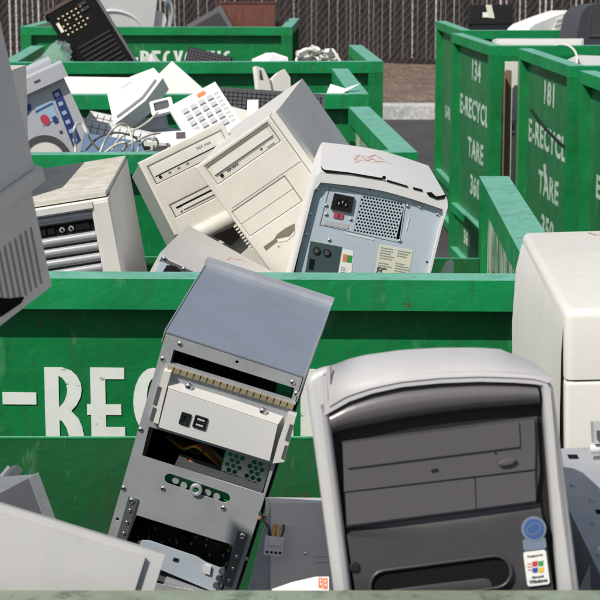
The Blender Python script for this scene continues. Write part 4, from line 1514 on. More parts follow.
# low grey case lying in front
m = pose((-.2357, 3.1597, 1.2225), (-2.02, 28.74, -4.39))
t = thing('desktop_case', 'grey desktop computer case showing its screwed back corner, lying between the beige towers', 'computer', m, 'discarded computers')
F = lambda pts, y=0.0: facep(m, pts, y)
obj('cover', bx(0, .24, .0, .40, -.11, 0), 'lilac', t, bevel=.002)
pl = obj('back_plate', bx(.008, .232, -.003, -.0005, -.105, -.010), 'steelblue', t)
for p in ((164.5, 258.5), (184, 269)):
    x, z = F([p], -.003)[0]
    screws('screw', [(x, -.003, z)], .004, .002, pl)
q = F([(162, 273), (167, 265), (176, 266), (182, 272), (181, 280), (160, 280)], -.003)
so = obj('power_socket', pr(q, -.006, -.0028), 'black', pl, bevel=.001)
q = F([(159, 262), (161.5, 257), (193, 271.5), (192, 275), (162, 261)], -.003)
obj('plate_groove', pr(q, -.0034, -.0028), 'zinc_dark', pl)
scribble(t, m, [[(227, 260), (231, 257.5), (235, 260), (240, 259.5), (246, 262.5)]], 'peach', w=.002)

# small things on the right of the second bin
m = lean(440, 277, 3.35, 6, 0, 0)
t = thing('plastic_clip', 'small white plastic piece standing beside the tower seen from behind', 'plastic piece', m)
s_ = 3.35 / FPX
obj('clip', pr([(0, -.03), (0, 4 * s_), (5 * s_, 17 * s_), (10 * s_, 19 * s_), (12.5 * s_, 16 * s_), (13 * s_, -.03)], 0, .02), 'white', t, bevel=.003)
obj('clip_foot', bx(.002, .02, .0202, .045, -.03, 4 * s_), 'white', t, bevel=.002)

# ------------------------------------------------------------------ third bin
d = 4.95
m = lean(64, 78, d, -25, 4, 13)
t = thing('multifunction_printer', 'silver grey printer with lifted scanner lid and blue stickers, tilted in the bin at left', 'printer', m)
s_ = d / FPX
obj('body', bx(-.36, 0, 0, .30, -.32, 0), 'printer', t, bevel=.010, seg=3)
ld = obj('lid', bx(-.37, .012, -.022, .10, .002, .040), 'printer', t, bevel=.008, seg=3)
obj('lid_rear', bx(-.36, -.012, .106, .28, .010, .052), 'printer', t, bevel=.012, seg=3)
obj('lid_groove', bx(-.36, .002, .1005, .1055, .004, .03), 'void', t)
obj('lid_mark', bx(-.075, -.058, -.0232, -.0218, .020, .025), 'ink', ld)
F = lambda pts, y=0.0: facep(m, pts, y)
z5 = lambda pts: [(a / 5.4545, 40 + b / 5.4545) for a, b in pts]
q = F(z5([(283, 285), (325, 262), (440, 545), (398, 582)]), -.0005)
st = obj('sticker_strip', pr(q, -.0015, -.0002), 'navy', t)
bm = bmesh.new()
A = Vector(q[0]); B = Vector(q[3]); U_ = Vector(q[1]) - A
for k in range(6):
    c0 = A + (B - A) * ((k + .25) / 6) + U_ * .2
    c1 = A + (B - A) * ((k + .68) / 6) + U_ * .75
    prism(bm, [(c0.x, c0.y), (c1.x, c0.y), (c1.x, c1.y), (c0.x, c1.y)], -.0021, -.0016)
obj('sticker_icon', bm, 'sky', st)
q = F(z5([(190, 365), (280, 322), (318, 425), (232, 470)]), -.0005)
sk = obj('photo_sticker', pr(q, -.0015, -.0002), 'sky', t)
c = F(z5([(246, 435)]), -.0016)[0]
shape('sticker_disc', [circ(c[0], c[1], .011, .015, 20, R(10))], -.0021, -.0016, 'maroon', sk)
c = F(z5([(300, 432)]), -.0016)[0]
obj('sticker_photo', bx(c[0] - .006, c[0] + .006, -.0021, -.0016, c[1] - .010, c[1] + .008), 'navy', sk)
q = F(z5([(192, 388), (284, 340), (288, 350), (196, 398)]), -.0016)
obj('sticker_line', pr(q, -.0021, -.0016), 'stickblue', sk)
q = F(z5([(106, 378), (165, 345), (172, 378), (122, 440)]), -.0005)
obj('control_panel', pr(q, -.002, -.0002), 'navy', t)
c = F(z5([(245, 660)]), -.001)[0]
dr = shape('paper_mouth', [circ(c[0], c[1], .068, n=40), circ(c[0], c[1], .052, n=40)], -.004, -.0005, 'mgrey', t)  # dark ring round a paler disc, low on the front
shape('mouth_inside', [circ(c[0], c[1], .0515, n=40)], -.002, -.0005, 'crtgrey', dr)
q = F(z5([(322, 496), (338, 492), (343, 506), (327, 512)]), -.0005)
obj('badge', pr(q, -.0014, -.0002), 'ink', t)

# white shallow lids
m = lean(108, 122, 5.15, -28, 0, -38)
t = thing('plastic_cover', 'bright white curved plastic cover lying in front of the white telephone', 'cover', m)
s_ = 5.15 / FPX
k_ = 1 / math.cos(R(38 + 10))
c28, s28 = math.cos(R(28)), math.sin(R(28))
def cv(px, py):
    x, z = px - 108, 122 - py
    return ((x * c28 - z * s28) * s_, (x * s28 + z * c28) * s_ * 1.25)
body = [cv(*p) for p in ((109, 129), (131, 103), (141, 101), (161, 112), (180, 126), (176, 141), (147, 141), (124, 134))]
obj('shell', pr(body, 0, .05), 'white', t, bevel=.006, seg=3)
cxm = sum(p[0] for p in body) / 8; czm = sum(p[1] for p in body) / 8
inn = [(cxm + (x - cxm) * .80, czm + (z - czm) * .80) for x, z in body]
obj('raised_top', pr(inn, -.010, -.0005), 'white', t, bevel=.004, seg=2)
obj('grip_slot', pr([cv(*p) for p in ((143, 112), (155, 117), (154, 119), (142, 114))], -.0112, -.0102), 'kb', t)
m = lean(150, 106, 4.98, -14, 0, -30)
t = thing('picture_frame', 'small white plastic frame with a dark window beside the white cover', 'frame', m)
s_ = 4.98 / FPX
shape('rim', [rrect(0, 23 * s_, -14 * s_, 4 * s_, .006), rrect(4 * s_, 19 * s_, -9 * s_, 1 * s_, .003)], -.006, .006, 'white', t, bevel=.002)
obj('window', bx(3.8 * s_, 19.2 * s_, .0005, .003, -9.2 * s_, 1.2 * s_), 'slate', t)

# telephone with big keys
d = 4.95
m = lean(201, 91, d, -29, 4, -36)
t = thing('keypad_telephone', 'white telephone with rows of grey push keys and an orange label', 'telephone', m)
s_ = d / FPX
hz = 1 / math.cos(R(36)) 
obj('body', bx(-37 * s_, 17 * s_, 0, .04, -70 * s_, 2 * s_), 'white', t, bevel=.006, seg=3)
bm = bmesh.new()
for r_ in range(5):
    for c_ in range(4):
        x = (-27 + c_ * 9.2) * s_; z = (-12 - r_ * 9.5) * s_
        box(bm, x, x + 6.2 * s_, -.006, -.0003, z - 5.6 * s_, z)
obj('key', bm, 'keygrey', t, bevel=.0012)
obj('orange_label', bx(-6 * s_, 3 * s_, -.0012, -.0002, -7 * s_, -1.5 * s_), 'orange', t)
bm = bmesh.new()
for r_ in range(8):
    box(bm, 9 * s_, 14 * s_, -.0012, -.0002, (-14 - r_ * 6) * s_, (-11 - r_ * 6) * s_)
obj('name_strip', bm, 'keygrey', t)
m = lean(176, 131, 4.75, -4, 0, -25)
t = thing('answering_machine', 'white answering machine with a small grey display behind the lower beige tower', 'answering machine', m)
s_ = 4.75 / FPX
obj('body', bx(-20 * s_, 44 * s_, 0, .05, -30 * s_, 0), 'white', t, bevel=.006, seg=3)
obj('display', bx(0, 9 * s_, -.002, -.0004, -9 * s_, -2 * s_), 'slate', t, bevel=.0005)
bm = bmesh.new()
for k in range(3):
    for j in range(2):
        box(bm, (15 + k * 7) * s_, (19.5 + k * 7) * s_, -.004, -.0004, (-12 - j * 6) * s_, (-8.5 - j * 6) * s_)
obj('button', bm, 'keygrey', t, bevel=.0008)

# pale keyboards and the blue tray
def keyboard(label, mtx, w, h, body, keyc, nx, ny, cat='keyboard', name='keyboard'):
    t = thing(name, label, cat, mtx)
    obj('body', bx(0, w, 0, .022, -h, 0), body, t, bevel=.003)
    bm = bmesh.new()
    kx, kz = (w * .94) / nx, (h * .82) / ny
    for j in range(ny):
        for i in range(nx):
            box(bm, w * .03 + i * kx, w * .03 + i * kx + kx * .82, -.006, -.0003, -h * .09 - j * kz - kz * .82, -h * .09 - j * kz)
    obj('keys', bm, keyc, t)
    return t
keyboard('pale grey keyboard with worn keys, upper of the two lying beside the silver printer', lean(90, 110.5, 5.35, 12, 0, -40), .30, .12, 'kb', 'offwhite', 15, 5)
keyboard('pale grey keyboard half under another one beside the silver printer', lean(78, 116.5, 5.1, 12, 0, -35), .28, .13, 'kb', 'offwhite', 14, 5)
m = lean(84, 132.5, 4.8, 9, 0, -15)
t = thing('drawer_tray', 'dusty blue plastic tray under the pale keyboards', 'tray', m)
s_ = 4.8 / FPX
obj('front', bx(0, 62 * s_, 0, .006, -.05, 0), 'bluebox', t, bevel=.002)
obj('tray_base', bx(0, 62 * s_, .0062, .12, -.05, -.044), 'bluebox', t, bevel=.002)
obj('side_wall', bx(0, .006, .0062, .12, -.0438, -.001), 'bluebox', t)
obj('side_wall', bx(62 * s_ - .006, 62 * s_, .0062, .12, -.0438, -.001), 'bluebox', t)
m = lean(144, 142, 4.7, 2, 0, 5)
t = thing('web_camera', 'small beige box camera with a dark lens behind the lower beige tower', 'camera', m)
s_ = 4.7 / FPX
obj('body', bx(0, 24 * s_, 0, .05, -18 * s_, 0), 'beige', t, bevel=.003)
obj('lens_plate', bx(.5 * s_, 6 * s_, -.003, -.0004, -13 * s_, -4 * s_), 'black', t, bevel=.0008)
obj('grille', bx(9 * s_, 22 * s_, -.002, -.0004, -12 * s_, -3 * s_), 'mgrey', t, bevel=.0008)
for lab, pts, dd in (('white cable rising in a narrow loop in front of the silver printer', [(75, 160), (75.5, 145), (74, 130), (77, 124), (82, 124), (86, 131), (93, 143), (104, 154)], 4.62),
                     ('white cable arching highest in the bin of white cables', [(98, 158), (104, 143), (113, 129), (121, 124), (128, 127), (132, 139), (134, 158)], 4.60),
                     ('white cable in a flat loop between two arching cables', [(100, 157), (112, 147), (123, 142.5), (126.5, 145), (121, 152), (112, 157)], 4.58),
                     ('white cable running up to the white plastic cover', [(119, 157), (127, 146), (136, 141), (149, 135), (160, 133)], 4.65)):
    o = tube('cable', [at(px, py, dd + .03 * math.sin(i * 2.1)) for i, (px, py) in enumerate(pts)], .0030, 'wirebeige')
    tag(o, lab, 'cable', 'white cables in the bin with the telephone')
for lab, pts, dd, mt_ in (('thin white cable trailing from the picture frame to the keyboards', [(158, 112), (150, 120), (140, 127), (128, 133), (118, 140), (112, 150)], 4.72, 'wirebeige'),
                          ('grey cable coiled beside the web camera', [(137, 156), (139, 146), (146, 139), (155, 138), (158, 144), (152, 150), (143, 152)], 4.60, 'keygrey'),
                          ('dark cable lying across the blue tray', [(86, 150), (98, 138), (112, 133), (126, 134), (140, 141), (146, 152)], 4.66, 'ink')):
    o = tube('cable', [at(px, py, dd + .02 * math.sin(i * 1.7)) for i, (px, py) in enumerate(pts)], .0026, mt_)
    tag(o, lab, 'cable', 'cables in the bin with the telephone')
m = lean(120, 121, 5.25, -8, 10, -25)
t = thing('drive_housing', 'small grey metal drive housing under the white plastic cover', 'drive housing', m)
obj('shell', bx(0, .13, 0, .10, -.05, 0), 'keygrey', t, bevel=.003)
obj('face_plate', bx(.008, .122, -.003, -.0005, -.042, -.008), 'kb', t, bevel=.001)
m = lean(88, 116, 5.5, 14, -8, -30)
t = thing('slotted_bracket', 'pale grey slotted metal plate behind the upper pale keyboard', 'plate', m)
obj('plate', bx(0, .11, 0, .012, -.07, .012), 'zinc', t, bevel=.002)
for k in range(5):
    obj('plate_slot', bx(.010 + k * .019, .022 + k * .019, -.0012, -.0002, -.030, .002), 'zinc_dark', t)
# dark keyboard
keyboard('dark grey keyboard lying behind the white telephone', lean(208, 86, 5.5, 4, 0, -28), .34, .11, 'slate', 'slate', 24, 7)
m = lean(222, 104, 5.25, 14, 0, -30)
t = thing('beige_tray', 'thin beige plastic tray under the dark keyboard', 'lid', m)
obj('plate', bx(0, .12, 0, .02, -.07, 0), 'beige', t, bevel=.004)
obj('plate_edge', bx(.006, .114, -.004, -.0004, -.062, -.006), 'beige_lt', t, bevel=.0015)
m = lean(247, 100, 5.2, 0, 0, -20)
t = thing('paper_note', 'little white paper note standing against the dark keyboard', 'paper', m)
obj('sheet', pr([(0, -.06), (.001, 0), (.031, .001), (.031, -.06)], 0, .0008), 'paper', t)
m = lean(440, 241, 4.25, 0, 0, 0)

# ------------------------------------------------------------------ fourth bin
m = lean(62, 76.5, 6.75, .8, 0, -8)
t = thing('plastic_board', 'long bright white plastic panel standing along the wall of the fourth bin', 'panel', m)
s_ = 6.75 / FPX
obj('sheet', bx(-20 * s_, 94 * s_, 0, .018, -.16, 0), 'white', t, bevel=.004)
obj('panel_rib', bx(-19 * s_, 93 * s_, -.004, -.0004, -.15, -.008), 'white', t, bevel=.0015)
m = lean(172, 61, 6.6, 42, -6, -14)
t = thing('plastic_board', 'square white plastic panel standing on its corner beside the long white panel', 'panel', m)
obj('sheet', bx(0, .16, 0, .012, -.16, 0), 'white', t, bevel=.003)
obj('panel_rib', bx(.006, .154, -.003, -.0004, -.154, -.006), 'white', t, bevel=.001)
m = lean(255, 66, 6.45, -8, 24, 0)
t = thing('monitor_stand', 'grey plastic monitor stand with two upright arms in the fourth bin', 'monitor stand', m)
s_ = 6.45 / FPX
obj('arm', pr([(0, -.12), (1 * s_, 0), (9 * s_, -3 * s_), (13 * s_, -14 * s_), (15 * s_, -.12)], 0, .03), 'crtgrey', t, bevel=.004)
obj('arm', pr([(16 * s_, -.12), (19 * s_, -13 * s_), (26 * s_, -8 * s_), (33 * s_, -5 * s_), (38 * s_, -14 * s_), (36 * s_, -.12)], .01, .04), 'crtgrey', t, bevel=.004)
obj('arm_slot', pr([(3 * s_, -14 * s_), (4 * s_, -4 * s_), (6 * s_, -5 * s_), (7 * s_, -15 * s_)], -.0006, -.0002), 'mgrey', t)
bm = bmesh.new()
pa = [at(326.5, 93.5, 6.28), at(330.5, 84, 6.36), at(345, 88.5, 6.25), at(361, 83, 6.30), at(352, 88, 6.22), at(343, 93, 6.22)]
V = [bm.verts.new(p) for p in pa]
bm.faces.new((V[0], V[1], V[2])); bm.faces.new((V[0], V[2], V[5])); bm.faces.new((V[2], V[3], V[4])); bm.faces.new((V[2], V[4], V[5]))
o = obj('paper_sheet', bm, 'paper')
tag(o, 'creased white paper sheet caught on the right wall of the fourth bin', 'paper')

# ------------------------------------------------------------------ fifth bin
d = 8.5
s_ = d / FPX
m = lean(47, 15, d, -31, 6, -8)
t = thing('keypad_receiver', 'black desk receiver with rows of small pale buttons and a slotted speaker, tilted', 'receiver', m)
obj('body', bx(0, 53 * s_, 0, .09, -.42, 0), 'matteblack', t, bevel=.004)
obj('wood_side', bx(-2 * s_, 54 * s_, -.004, .095, .0006, 3.4 * s_), 'brown', t, bevel=.003)
bm = bmesh.new()
for r_ in range(5):
    for c_ in range(6):
        if random.random() < .12: continue
        x = (7 + c_ * 5.0) * s_; z = (-9 - r_ * 4.8) * s_
        box(bm, x, x + 1.7 * s_, -.006, -.0004, z - 1.5 * s_, z)
obj('button', bm, 'gold', t, bevel=.001)
obj('display', bx(3 * s_, 6 * s_, -.004, -.0004, -24 * s_, -13 * s_), 'labelcream', t, bevel=.001)
obj('speaker_plate', bx(7 * s_, 47 * s_, -.003, -.0004, -.40, -42 * s_), 'matteblack', t, bevel=.001)
bm = bmesh.new()
for k in range(9):
    z = (-46 - k * 5) * s_
    box(bm, 9 * s_, 45 * s_, -.0075, -.0035, z - 1.7 * s_, z)
obj('speaker_slat', bm, 'blackgloss', t, bevel=.001)
obj('right_trim', bx(50 * s_, 52.5 * s_, -.006, -.0004, -.41, -.01), 'mgrey', t, bevel=.001)
bm = bmesh.new()
for k in range(2):
    box(bm, 31 * s_, 40 * s_, -.006, -.0004, (-10 - k * 6) * s_, (-6.5 - k * 6) * s_)
obj('switch', bm, 'blackgloss', t, bevel=.001)
bm = bmesh.new()
for k in range(3):
    z = (-30 - k * 9) * s_
    cyl(bm, (-.0005, .03, z), (-5 * s_, .03, z - .004), 2.4 * s_, seg=12)
obj('side_knob', bm, 'black', t, smooth=True)
bm = bmesh.new()
P = {k: at(*v) for k, v in dict(a=(33, 62, 8.12), b=(56, 41, 8.6), c=(66, 40, 8.5), d=(72, 51, 8.4), e=(70, 62, 8.2), f=(55, 62, 8.1), g=(59, 50, 8.3)).items()}
V = {k: bm.verts.new(v) for k, v in P.items()}
for f in ('abg', 'agf', 'bcg', 'cdg', 'dge', 'gef'):
    bm.faces.new([V[k] for k in f])
bmesh.ops.subdivide_edges(bm, edges=bm.edges[:], cuts=3, use_grid_fill=True)
random.seed(5)
for v in bm.verts:
    v.co += Vector((random.uniform(-1, 1), random.uniform(-1, 1), random.uniform(-1, 1))) * .006
o = obj('plastic_film', bm, 'film', smooth=True)
tag(o, 'crumpled clear greenish plastic film beside the black keypad receiver', 'film')
keyboard('black keyboard propped like a tent in front of the white lettering', lean(189, 46.5, 8.35, 14, 0, -25), .20, .09, 'blackgloss', 'slate', 14, 5)
d = 8.3
s_ = d / FPX
m = lean(143, 61, d, 0, 20, 0)
t = thing('paper_scrap', 'crumpled pale scrap poking up before the white lettering', 'paper', m)
obj('sheet', pr([(0, -.03), (0, 4 * s_), (6 * s_, 6 * s_), (11 * s_, 10 * s_), (14 * s_, 5 * s_), (17 * s_, 1 * s_), (18 * s_, -.03)], 0, .01), 'cream', t, bevel=.002)
obj('fold', pr([(6 * s_, -.02), (9 * s_, 7 * s_), (16 * s_, -.02)], -.006, -.0006), 'paper', t)
m = lean(252, 60, d, -2, -8, -20)
t = thing('flat_device', 'flat pale grey device with a sloping top beside the crumpled cable bundle', 'device', m)
obj('body', pr([(0, -.06), (0, 1 * s_), (14 * s_, 7 * s_), (22 * s_, 7 * s_), (36 * s_, 1 * s_), (37 * s_, -.06)], 0, .10), 'crtgrey', t, bevel=.003)
obj('front_plate', pr([(16 * s_, -.05), (20 * s_, 4.5 * s_), (34 * s_, 0), (34 * s_, -.05)], -.004, -.0004), 'printer', t, bevel=.001)
t = thing('cable_bundle', 'crumpled bundle of pale cables and plugs lying at the far end of the fifth bin', 'cables', lean(317, 60, 8.25))
random.seed(21)
s_ = 8.25 / FPX
for k in range(13):
    c = (random.uniform(-14, 12), random.uniform(-2, 7))
    pts = []
    r0 = random.uniform(4, 9); ph = random.uniform(0, 6)
    for i in range(8):
        a = ph + i * .75
        x = (c[0] + r0 * 1.4 * math.cos(a)); z = c[1] + r0 * .75 * math.sin(a)
        z = min(z, 14 - abs(x) * .35)
        pts.append((x * s_, random.uniform(-.05, .05), max(z, -6) * s_))
    tube('cable', pts, random.choice((.004, .005, .007)), random.choice(('wirebeige', 'white', 'cream', 'wirebeige')), t, seg=6, sub=4)
for k in range(6):
    mm = Matrix.Translation((random.uniform(-16, 14) * s_, random.uniform(-.04, .03), random.uniform(1, 9) * s_)) @ Euler([random.uniform(-1, 1) for _ in range(3)]).to_matrix().to_4x4()
    bm = bmesh.new(); box(bm, -.022, .022, -.012, .012, -.009, .009, mm)
    obj('plug', bm, random.choice(('cream', 'white', 'maroon' if k == 0 else 'kb')), t, bevel=.002)
obj('grey_lead', pr([(14 * s_, 12 * s_), (17 * s_, 11 * s_), (25 * s_, -2 * s_), (22 * s_, -3 * s_)], 0, .02), 'crtgrey', t, bevel=.002)

# ------------------------------------------------------------------ far left bin
d = 11.7
s_ = d / FPX
m = lean(96, -12, d, 6, 20, 6)
t = thing('tube_monitor', 'pale rounded tube monitor with a silver ring standing in the farthest left bin', 'monitor', m)
obj('shell', bx(0, 64 * s_, 0, .34, -.34, 0), 'offwhite', t, bevel=.05, seg=5)
bm = bmesh.new()
pts = [(2, -28), (18, -20), (40, -22), (60, -36)]
tube('shell_ridge', [(x * s_, -.002, z * s_) for x, z in pts], .008, 'white', t)
bm = bmesh.new()
Vr = []
N = 36
for i in range(N):
    a = 2 * math.pi * i / N
    rr = []
    for r_, y in ((.085, 0), (.105, -.018), (.125, 0), (.105, .018)):
        rr.append(bm.verts.new((68 * s_ + r_ * .8 * math.cos(a), .02 + y, -22 * s_ + r_ * 1.5 * math.sin(a))))
    Vr.append(rr)
for i in range(N):
    for k in range(4):
        bm.faces.new((Vr[i][k], Vr[(i + 1) % N][k], Vr[(i + 1) % N][(k + 1) % 4], Vr[i][(k + 1) % 4]))
obj('ring', bm, 'chrome', t, smooth=True)
bm = bmesh.new()
cyl(bm, (68 * s_, .03, -22 * s_), (68 * s_, .034, -22 * s_), .06, seg=24)
obj('ring_back', bm, 'crtgrey', t)
m = lean(218.5, 3.5, 11.55, 1, -6, 6)
t = thing('wooden_box', 'dark red wooden speaker box standing in the farthest left bin', 'speaker box', m)
s_ = 11.55 / FPX
obj('cabinet', bx(0, 57 * s_, 0, .22, -.34, 0), 'wood', t, bevel=.004)
obj('front_edge', bx(.003, 57 * s_ - .003, -.006, -.0006, -.33, -.28), 'brown', t)
obj('top_board', bx(-.004, 57 * s_ + .004, -.006, .222, .0006, .010), 'wood', t, bevel=.002)
m = lean(187, 27, 11.5, -30, 0, -10)
t = thing('computer_monitor', 'dark flat monitor back leaning beside the wooden box', 'monitor', m)
s_ = 11.5 / FPX
obj('shell', bx(0, 40 * s_, 0, .08, -.25, 2 * s_), 'slate', t, bevel=.006)
obj('back_bulge', bx(5 * s_, 35 * s_, -.02, -.0006, -.22, -4 * s_), 'black', t, bevel=.008)

# ------------------------------------------------------------------ things on the right hand bins
d = 11.2
s_ = d / FPX
m = lean(470.5, 5, d, -1, 0, 4)
t = thing('tape_deck', 'black boxy device with a white label on a darker base in the right back bins', 'device', m)
obj('body', bx(0, 42 * s_, 0, .20, -19 * s_, 0), 'black', t, bevel=.006)
obj('base', bx(1.5 * s_, 40 * s_, .006, .20, -.25, -19.4 * s_), 'blackgloss', t, bevel=.004)
obj('label', pr([(15 * s_, 0 - .001), (21 * s_, -.001), (24 * s_, -13.5 * s_), (18 * s_, -13 * s_)], -.002, -.0004), 'labelcream', t)
obj('square_label', bx(12 * s_, 18 * s_, -.003, -.0022, -12.5 * s_, -7.5 * s_), 'white', t)
m = lean(527, 36, 10.75, 0, 22, 8)
t = thing('inkjet_printer', 'white inkjet printer with a sloping ribbed cover in the right back bins', 'printer', m)
s_ = 10.75 / FPX
W_ = 62 * s_
body = [(0, -.10), (0, 3 * s_), (3 * s_, 8 * s_), (8 * s_, 12 * s_), (30 * s_, 21 * s_), (50 * s_, 28 * s_), (62 * s_, 29 * s_), (62 * s_, -.10)]
obj('body', pr(body, 0, .26), 'white', t, bevel=.008, seg=3)
bm = bmesh.new()
for k in range(3):
    prism(bm, [((28 + k * 2) * s_, (6 + k * 5) * s_), ((52) * s_, (13 + k * 5) * s_), (52 * s_, (15.5 + k * 5) * s_), ((28 + k * 2) * s_, (8.2 + k * 5) * s_)], -.006, -.0004)
obj('cover_rib', bm, 'crtgrey', t, bevel=.002)
obj('paper_rest', pr([(27 * s_, 7 * s_), (31 * s_, 8 * s_), (43 * s_, -3 * s_), (39 * s_, -4 * s_)], -.02, -.0062), 'white', t, bevel=.002)
obj('front_shade', bx(2 * s_, 26 * s_, -.005, -.0004, -.02, 2 * s_), 'kb', t, bevel=.002)
m = lean(573.5, 45, 9.9, 0, 14, 6)
t = thing('computer_monitor', 'dark charcoal monitor back with a ribbed seam at the upper right edge', 'monitor', m)
s_ = 9.9 / FPX
obj('shell', pr([(0, -.05), (7 * s_, 31 * s_), (12 * s_, 38 * s_), (24 * s_, 43 * s_), (70 * s_, 46 * s_), (74 * s_, -.05)], 0, .25), 'slate', t, bevel=.010, seg=3)
obj('seam', pr([(14 * s_, 4 * s_), (17 * s_, 34 * s_), (18 * s_, 34 * s_), (15 * s_, 4 * s_)], -.003, -.0004), 'mgrey', t)
obj('ledge', bx(16 * s_, 70 * s_, -.008, -.0004, 9 * s_, 11 * s_), 'mgrey', t, bevel=.001)
m = lean(496.5, 38.5, 9.12, 0, 0, 6)
t = thing('plastic_board', 'long flat white panel resting across the rim of the bin stencilled 134', 'panel', m)
s_ = 9.12 / FPX
obj('panel', bx(0, 87 * s_, 0, .20, -8 * s_, 0), 'offwhite', t, bevel=.008, seg=3)
obj('front_strip', bx(2 * s_, 85 * s_, -.004, -.0006, -6.5 * s_, -2 * s_), 'white', t, bevel=.0015)
m = lean(576, 55, 8.25, 4, 6, 0)
t = thing('plastic_hood', 'white plastic hood sitting in the bin stencilled 181', 'hood', m)
s_ = 8.25 / FPX
obj('hood', pr([(-3 * s_, -.12), (1 * s_, 0), (40 * s_, 2 * s_), (46 * s_, -.12)], 0, .20), 'offwhite', t, bevel=.006)
obj('lower_band', pr([(-3.4 * s_, -15 * s_), (-2.8 * s_, -12 * s_), (44 * s_, -10 * s_), (44.6 * s_, -13 * s_)], -.006, -.0006), 'crtgrey', t, bevel=.001)
o = tube('cable', [at(px, py, dd) for px, py, dd in ((556, 45.5, 8.9), (562, 44.6, 8.75), (569, 46, 8.6), (574, 50, 8.45), (576.5, 55, 8.3), (577, 62, 8.2), (576, 70, 8.15))], .005, 'white')
tag(o, 'white cable curving down from the flat white panel to the plastic hood', 'cable')

# boards standing between two of the right hand bins
bw = at(511, 120, 8.86)
m = Matrix.Translation((at(504, 120, 8.86).x, bw.y, 0)) @ Matrix.Rotation(R(-2), 4, 'Z')
t = thing('board', 'tall cream board with black marks standing between the bins stencilled 134 and 181', 'board', m)
s_ = 8.86 / FPX
bo = obj('panel', bx(0, 18 * s_, 0, .02, 0, at(511, 61, 8.86).z), 'cream', t, bevel=.002)
zq = at(511, 125, 8.86).z
bm = bmesh.new()
prism(bm, [(7.2 * s_, zq + .02), (8.6 * s_, zq + .02), (10 * s_, zq - .025), (8.6 * s_, zq - .025)], -.0015, -.0003)
prism(bm, [(10 * s_, zq - .025), (9.2 * s_, zq - .025), (11 * s_, zq + .025), (11.8 * s_, zq + .025)], -.0016, -.0004)
prism(bm, [(7.5 * s_, zq - .04), (11.5 * s_, zq - .04), (11.5 * s_, zq - .047), (7.5 * s_, zq - .047)], -.0015, -.0003)
obj('black_mark', bm, 'ink', bo)
m = Matrix.Translation((at(503, 120, 8.8).x, at(503, 120, 8.8).y, 0)) @ Matrix.Rotation(R(-4), 4, 'Z')
t = thing('cardboard_sheet', 'folded brown cardboard standing upright in front of the cream board', 'cardboard', m)
obj('sheet', pr([(0, 0), (0, at(503, 73, 8.8).z), (.012, at(503, 69, 8.8).z), (.036, at(503, 70, 8.8).z), (.038, 0)], 0, .008), 'cardboard', t)
obj('flap', bx(.001, .006, -.04, -.0006, 0, at(503, 76, 8.8).z), 'cardboard', t)

# ------------------------------------------------------------------ jumbled scrap lower in the bins (never seen as single things)
def heap(label, cx, cy, w, d, rot, ztop, n, seed):
    random.seed(seed)
    bm = bmesh.new()
    Mz = Matrix.Translation((cx, cy, 0)) @ Matrix.Rotation(R(rot), 4, 'Z')
    for k in range(n):
        sx, sy, sz = random.uniform(.12, .40), random.uniform(.12, .35), random.uniform(.03, .16)
        lift = ztop - .12 - random.random() ** 2 * .25
        mt = Mz @ Matrix.Translation((random.uniform(-w, w), random.uniform(-d, d), lift)) @ Euler((random.uniform(-.4, .4), random.uniform(-.4, .4), random.uniform(0, 6.3))).to_matrix().to_4x4()
        v = box(bm, -sx / 2, sx / 2, -sy / 2, sy / 2, -sz / 2, sz / 2, mt)
    box(bm, -w - .12, w + .12, -d - .12, d + .12, .13, ztop - .30, Mz)
    o = obj('scrap_heap', bm, 'greycase', bevel=.003)
    tag(o, label, 'scrap', kind='stuff')
heap('jumbled grey scrap filling the nearest bin', -.06, 1.95, .55, .44, 0, .74, 26, 1)
heap('jumbled grey scrap filling the bin lettered RECYCLING behind the steel case', -.36, 3.36, .55, .42, -1.6, .98, 30, 2)
heap('jumbled grey scrap under the white telephone', -.47, 5.1, .55, .42, 3, 1.10, 34, 3)
heap('jumbled grey scrap under the long white panel', -.53, 6.8, .55, .42, 1.7, 1.10, 30, 4)
heap('jumbled grey scrap under the black keypad receiver', -.40, 8.47, .55, .42, 2.3, 1.12, 30, 5)
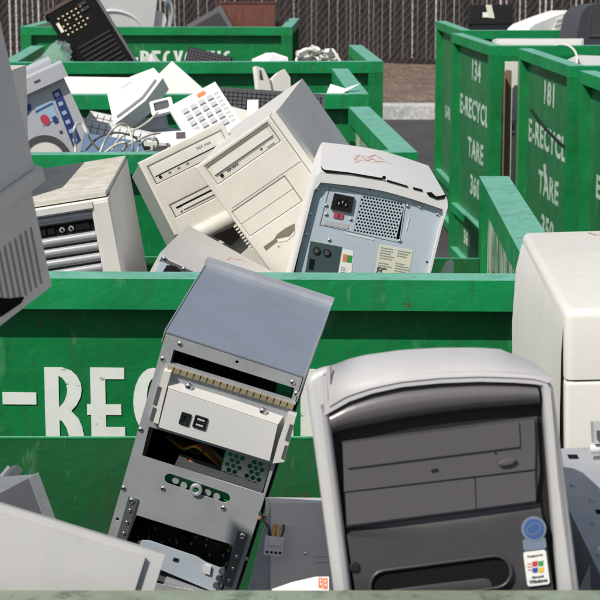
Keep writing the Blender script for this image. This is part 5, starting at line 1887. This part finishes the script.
heap('jumbled grey scrap under the wooden box', -.78, 11.6, .55, .42, -1.9, 1.02, 26, 6)
heap('jumbled grey scrap under the black boxy device', 1.62, 11.15, .55, .42, 2.3, 1.05, 26, 7)
heap('jumbled grey scrap under the charcoal monitor back', 1.63, 9.65, .55, .42, 4, 1.08, 26, 8)
heap('jumbled grey scrap under the plastic hood', 1.80, 8.2, .55, .42, 2.9, 1.05, 26, 9)

# ------------------------------------------------------------------ daylight
SUN_EL, SUN_AZ = 47.0, 42.0        # height; how far to the left of straight behind the camera
sd = Vector((-math.sin(R(SUN_AZ)) * math.cos(R(SUN_EL)), -math.cos(R(SUN_AZ)) * math.cos(R(SUN_EL)), math.sin(R(SUN_EL))))
ld = bpy.data.lights.new('sun', 'SUN')
ld.energy = 4.7
ld.angle = R(.53)
ld.color = (1.0, .95, .87)
lo_ = bpy.data.objects.new('sun', ld)
col.objects.link(lo_)
lo_.rotation_euler = (-sd).to_track_quat('-Z', 'Y').to_euler()
lo_.location = sd * 20
w = bpy.data.worlds.new('World')
sc.world = w
w.use_nodes = True
nt = w.node_tree
sky = nt.nodes.new('ShaderNodeTexSky')
sky.sky_type = 'NISHITA'
sky.sun_disc = False
sky.sun_elevation = R(SUN_EL)
sky.sun_rotation = math.atan2(sd.x, sd.y)
bg = nt.nodes['Background']
hs_ = nt.nodes.new('ShaderNodeHueSaturation')
hs_.inputs['Saturation'].default_value = .62
nt.links.new(sky.outputs['Color'], hs_.inputs['Color'])
nt.links.new(hs_.outputs['Color'], bg.inputs['Color'])
bg.inputs['Strength'].default_value = .09

sc.render.engine = 'CYCLES'
sc.cycles.max_bounces = 4
sc.cycles.diffuse_bounces = 3
sc.cycles.glossy_bounces = 2
sc.cycles.transparent_max_bounces = 4
sc.cycles.use_denoising = True
sc.cycles.use_adaptive_sampling = True
sc.cycles.adaptive_threshold = .025
sc.view_settings.view_transform = 'Standard'
sc.view_settings.look = 'None'
sc.view_settings.exposure = 0
sc.view_settings.gamma = 1
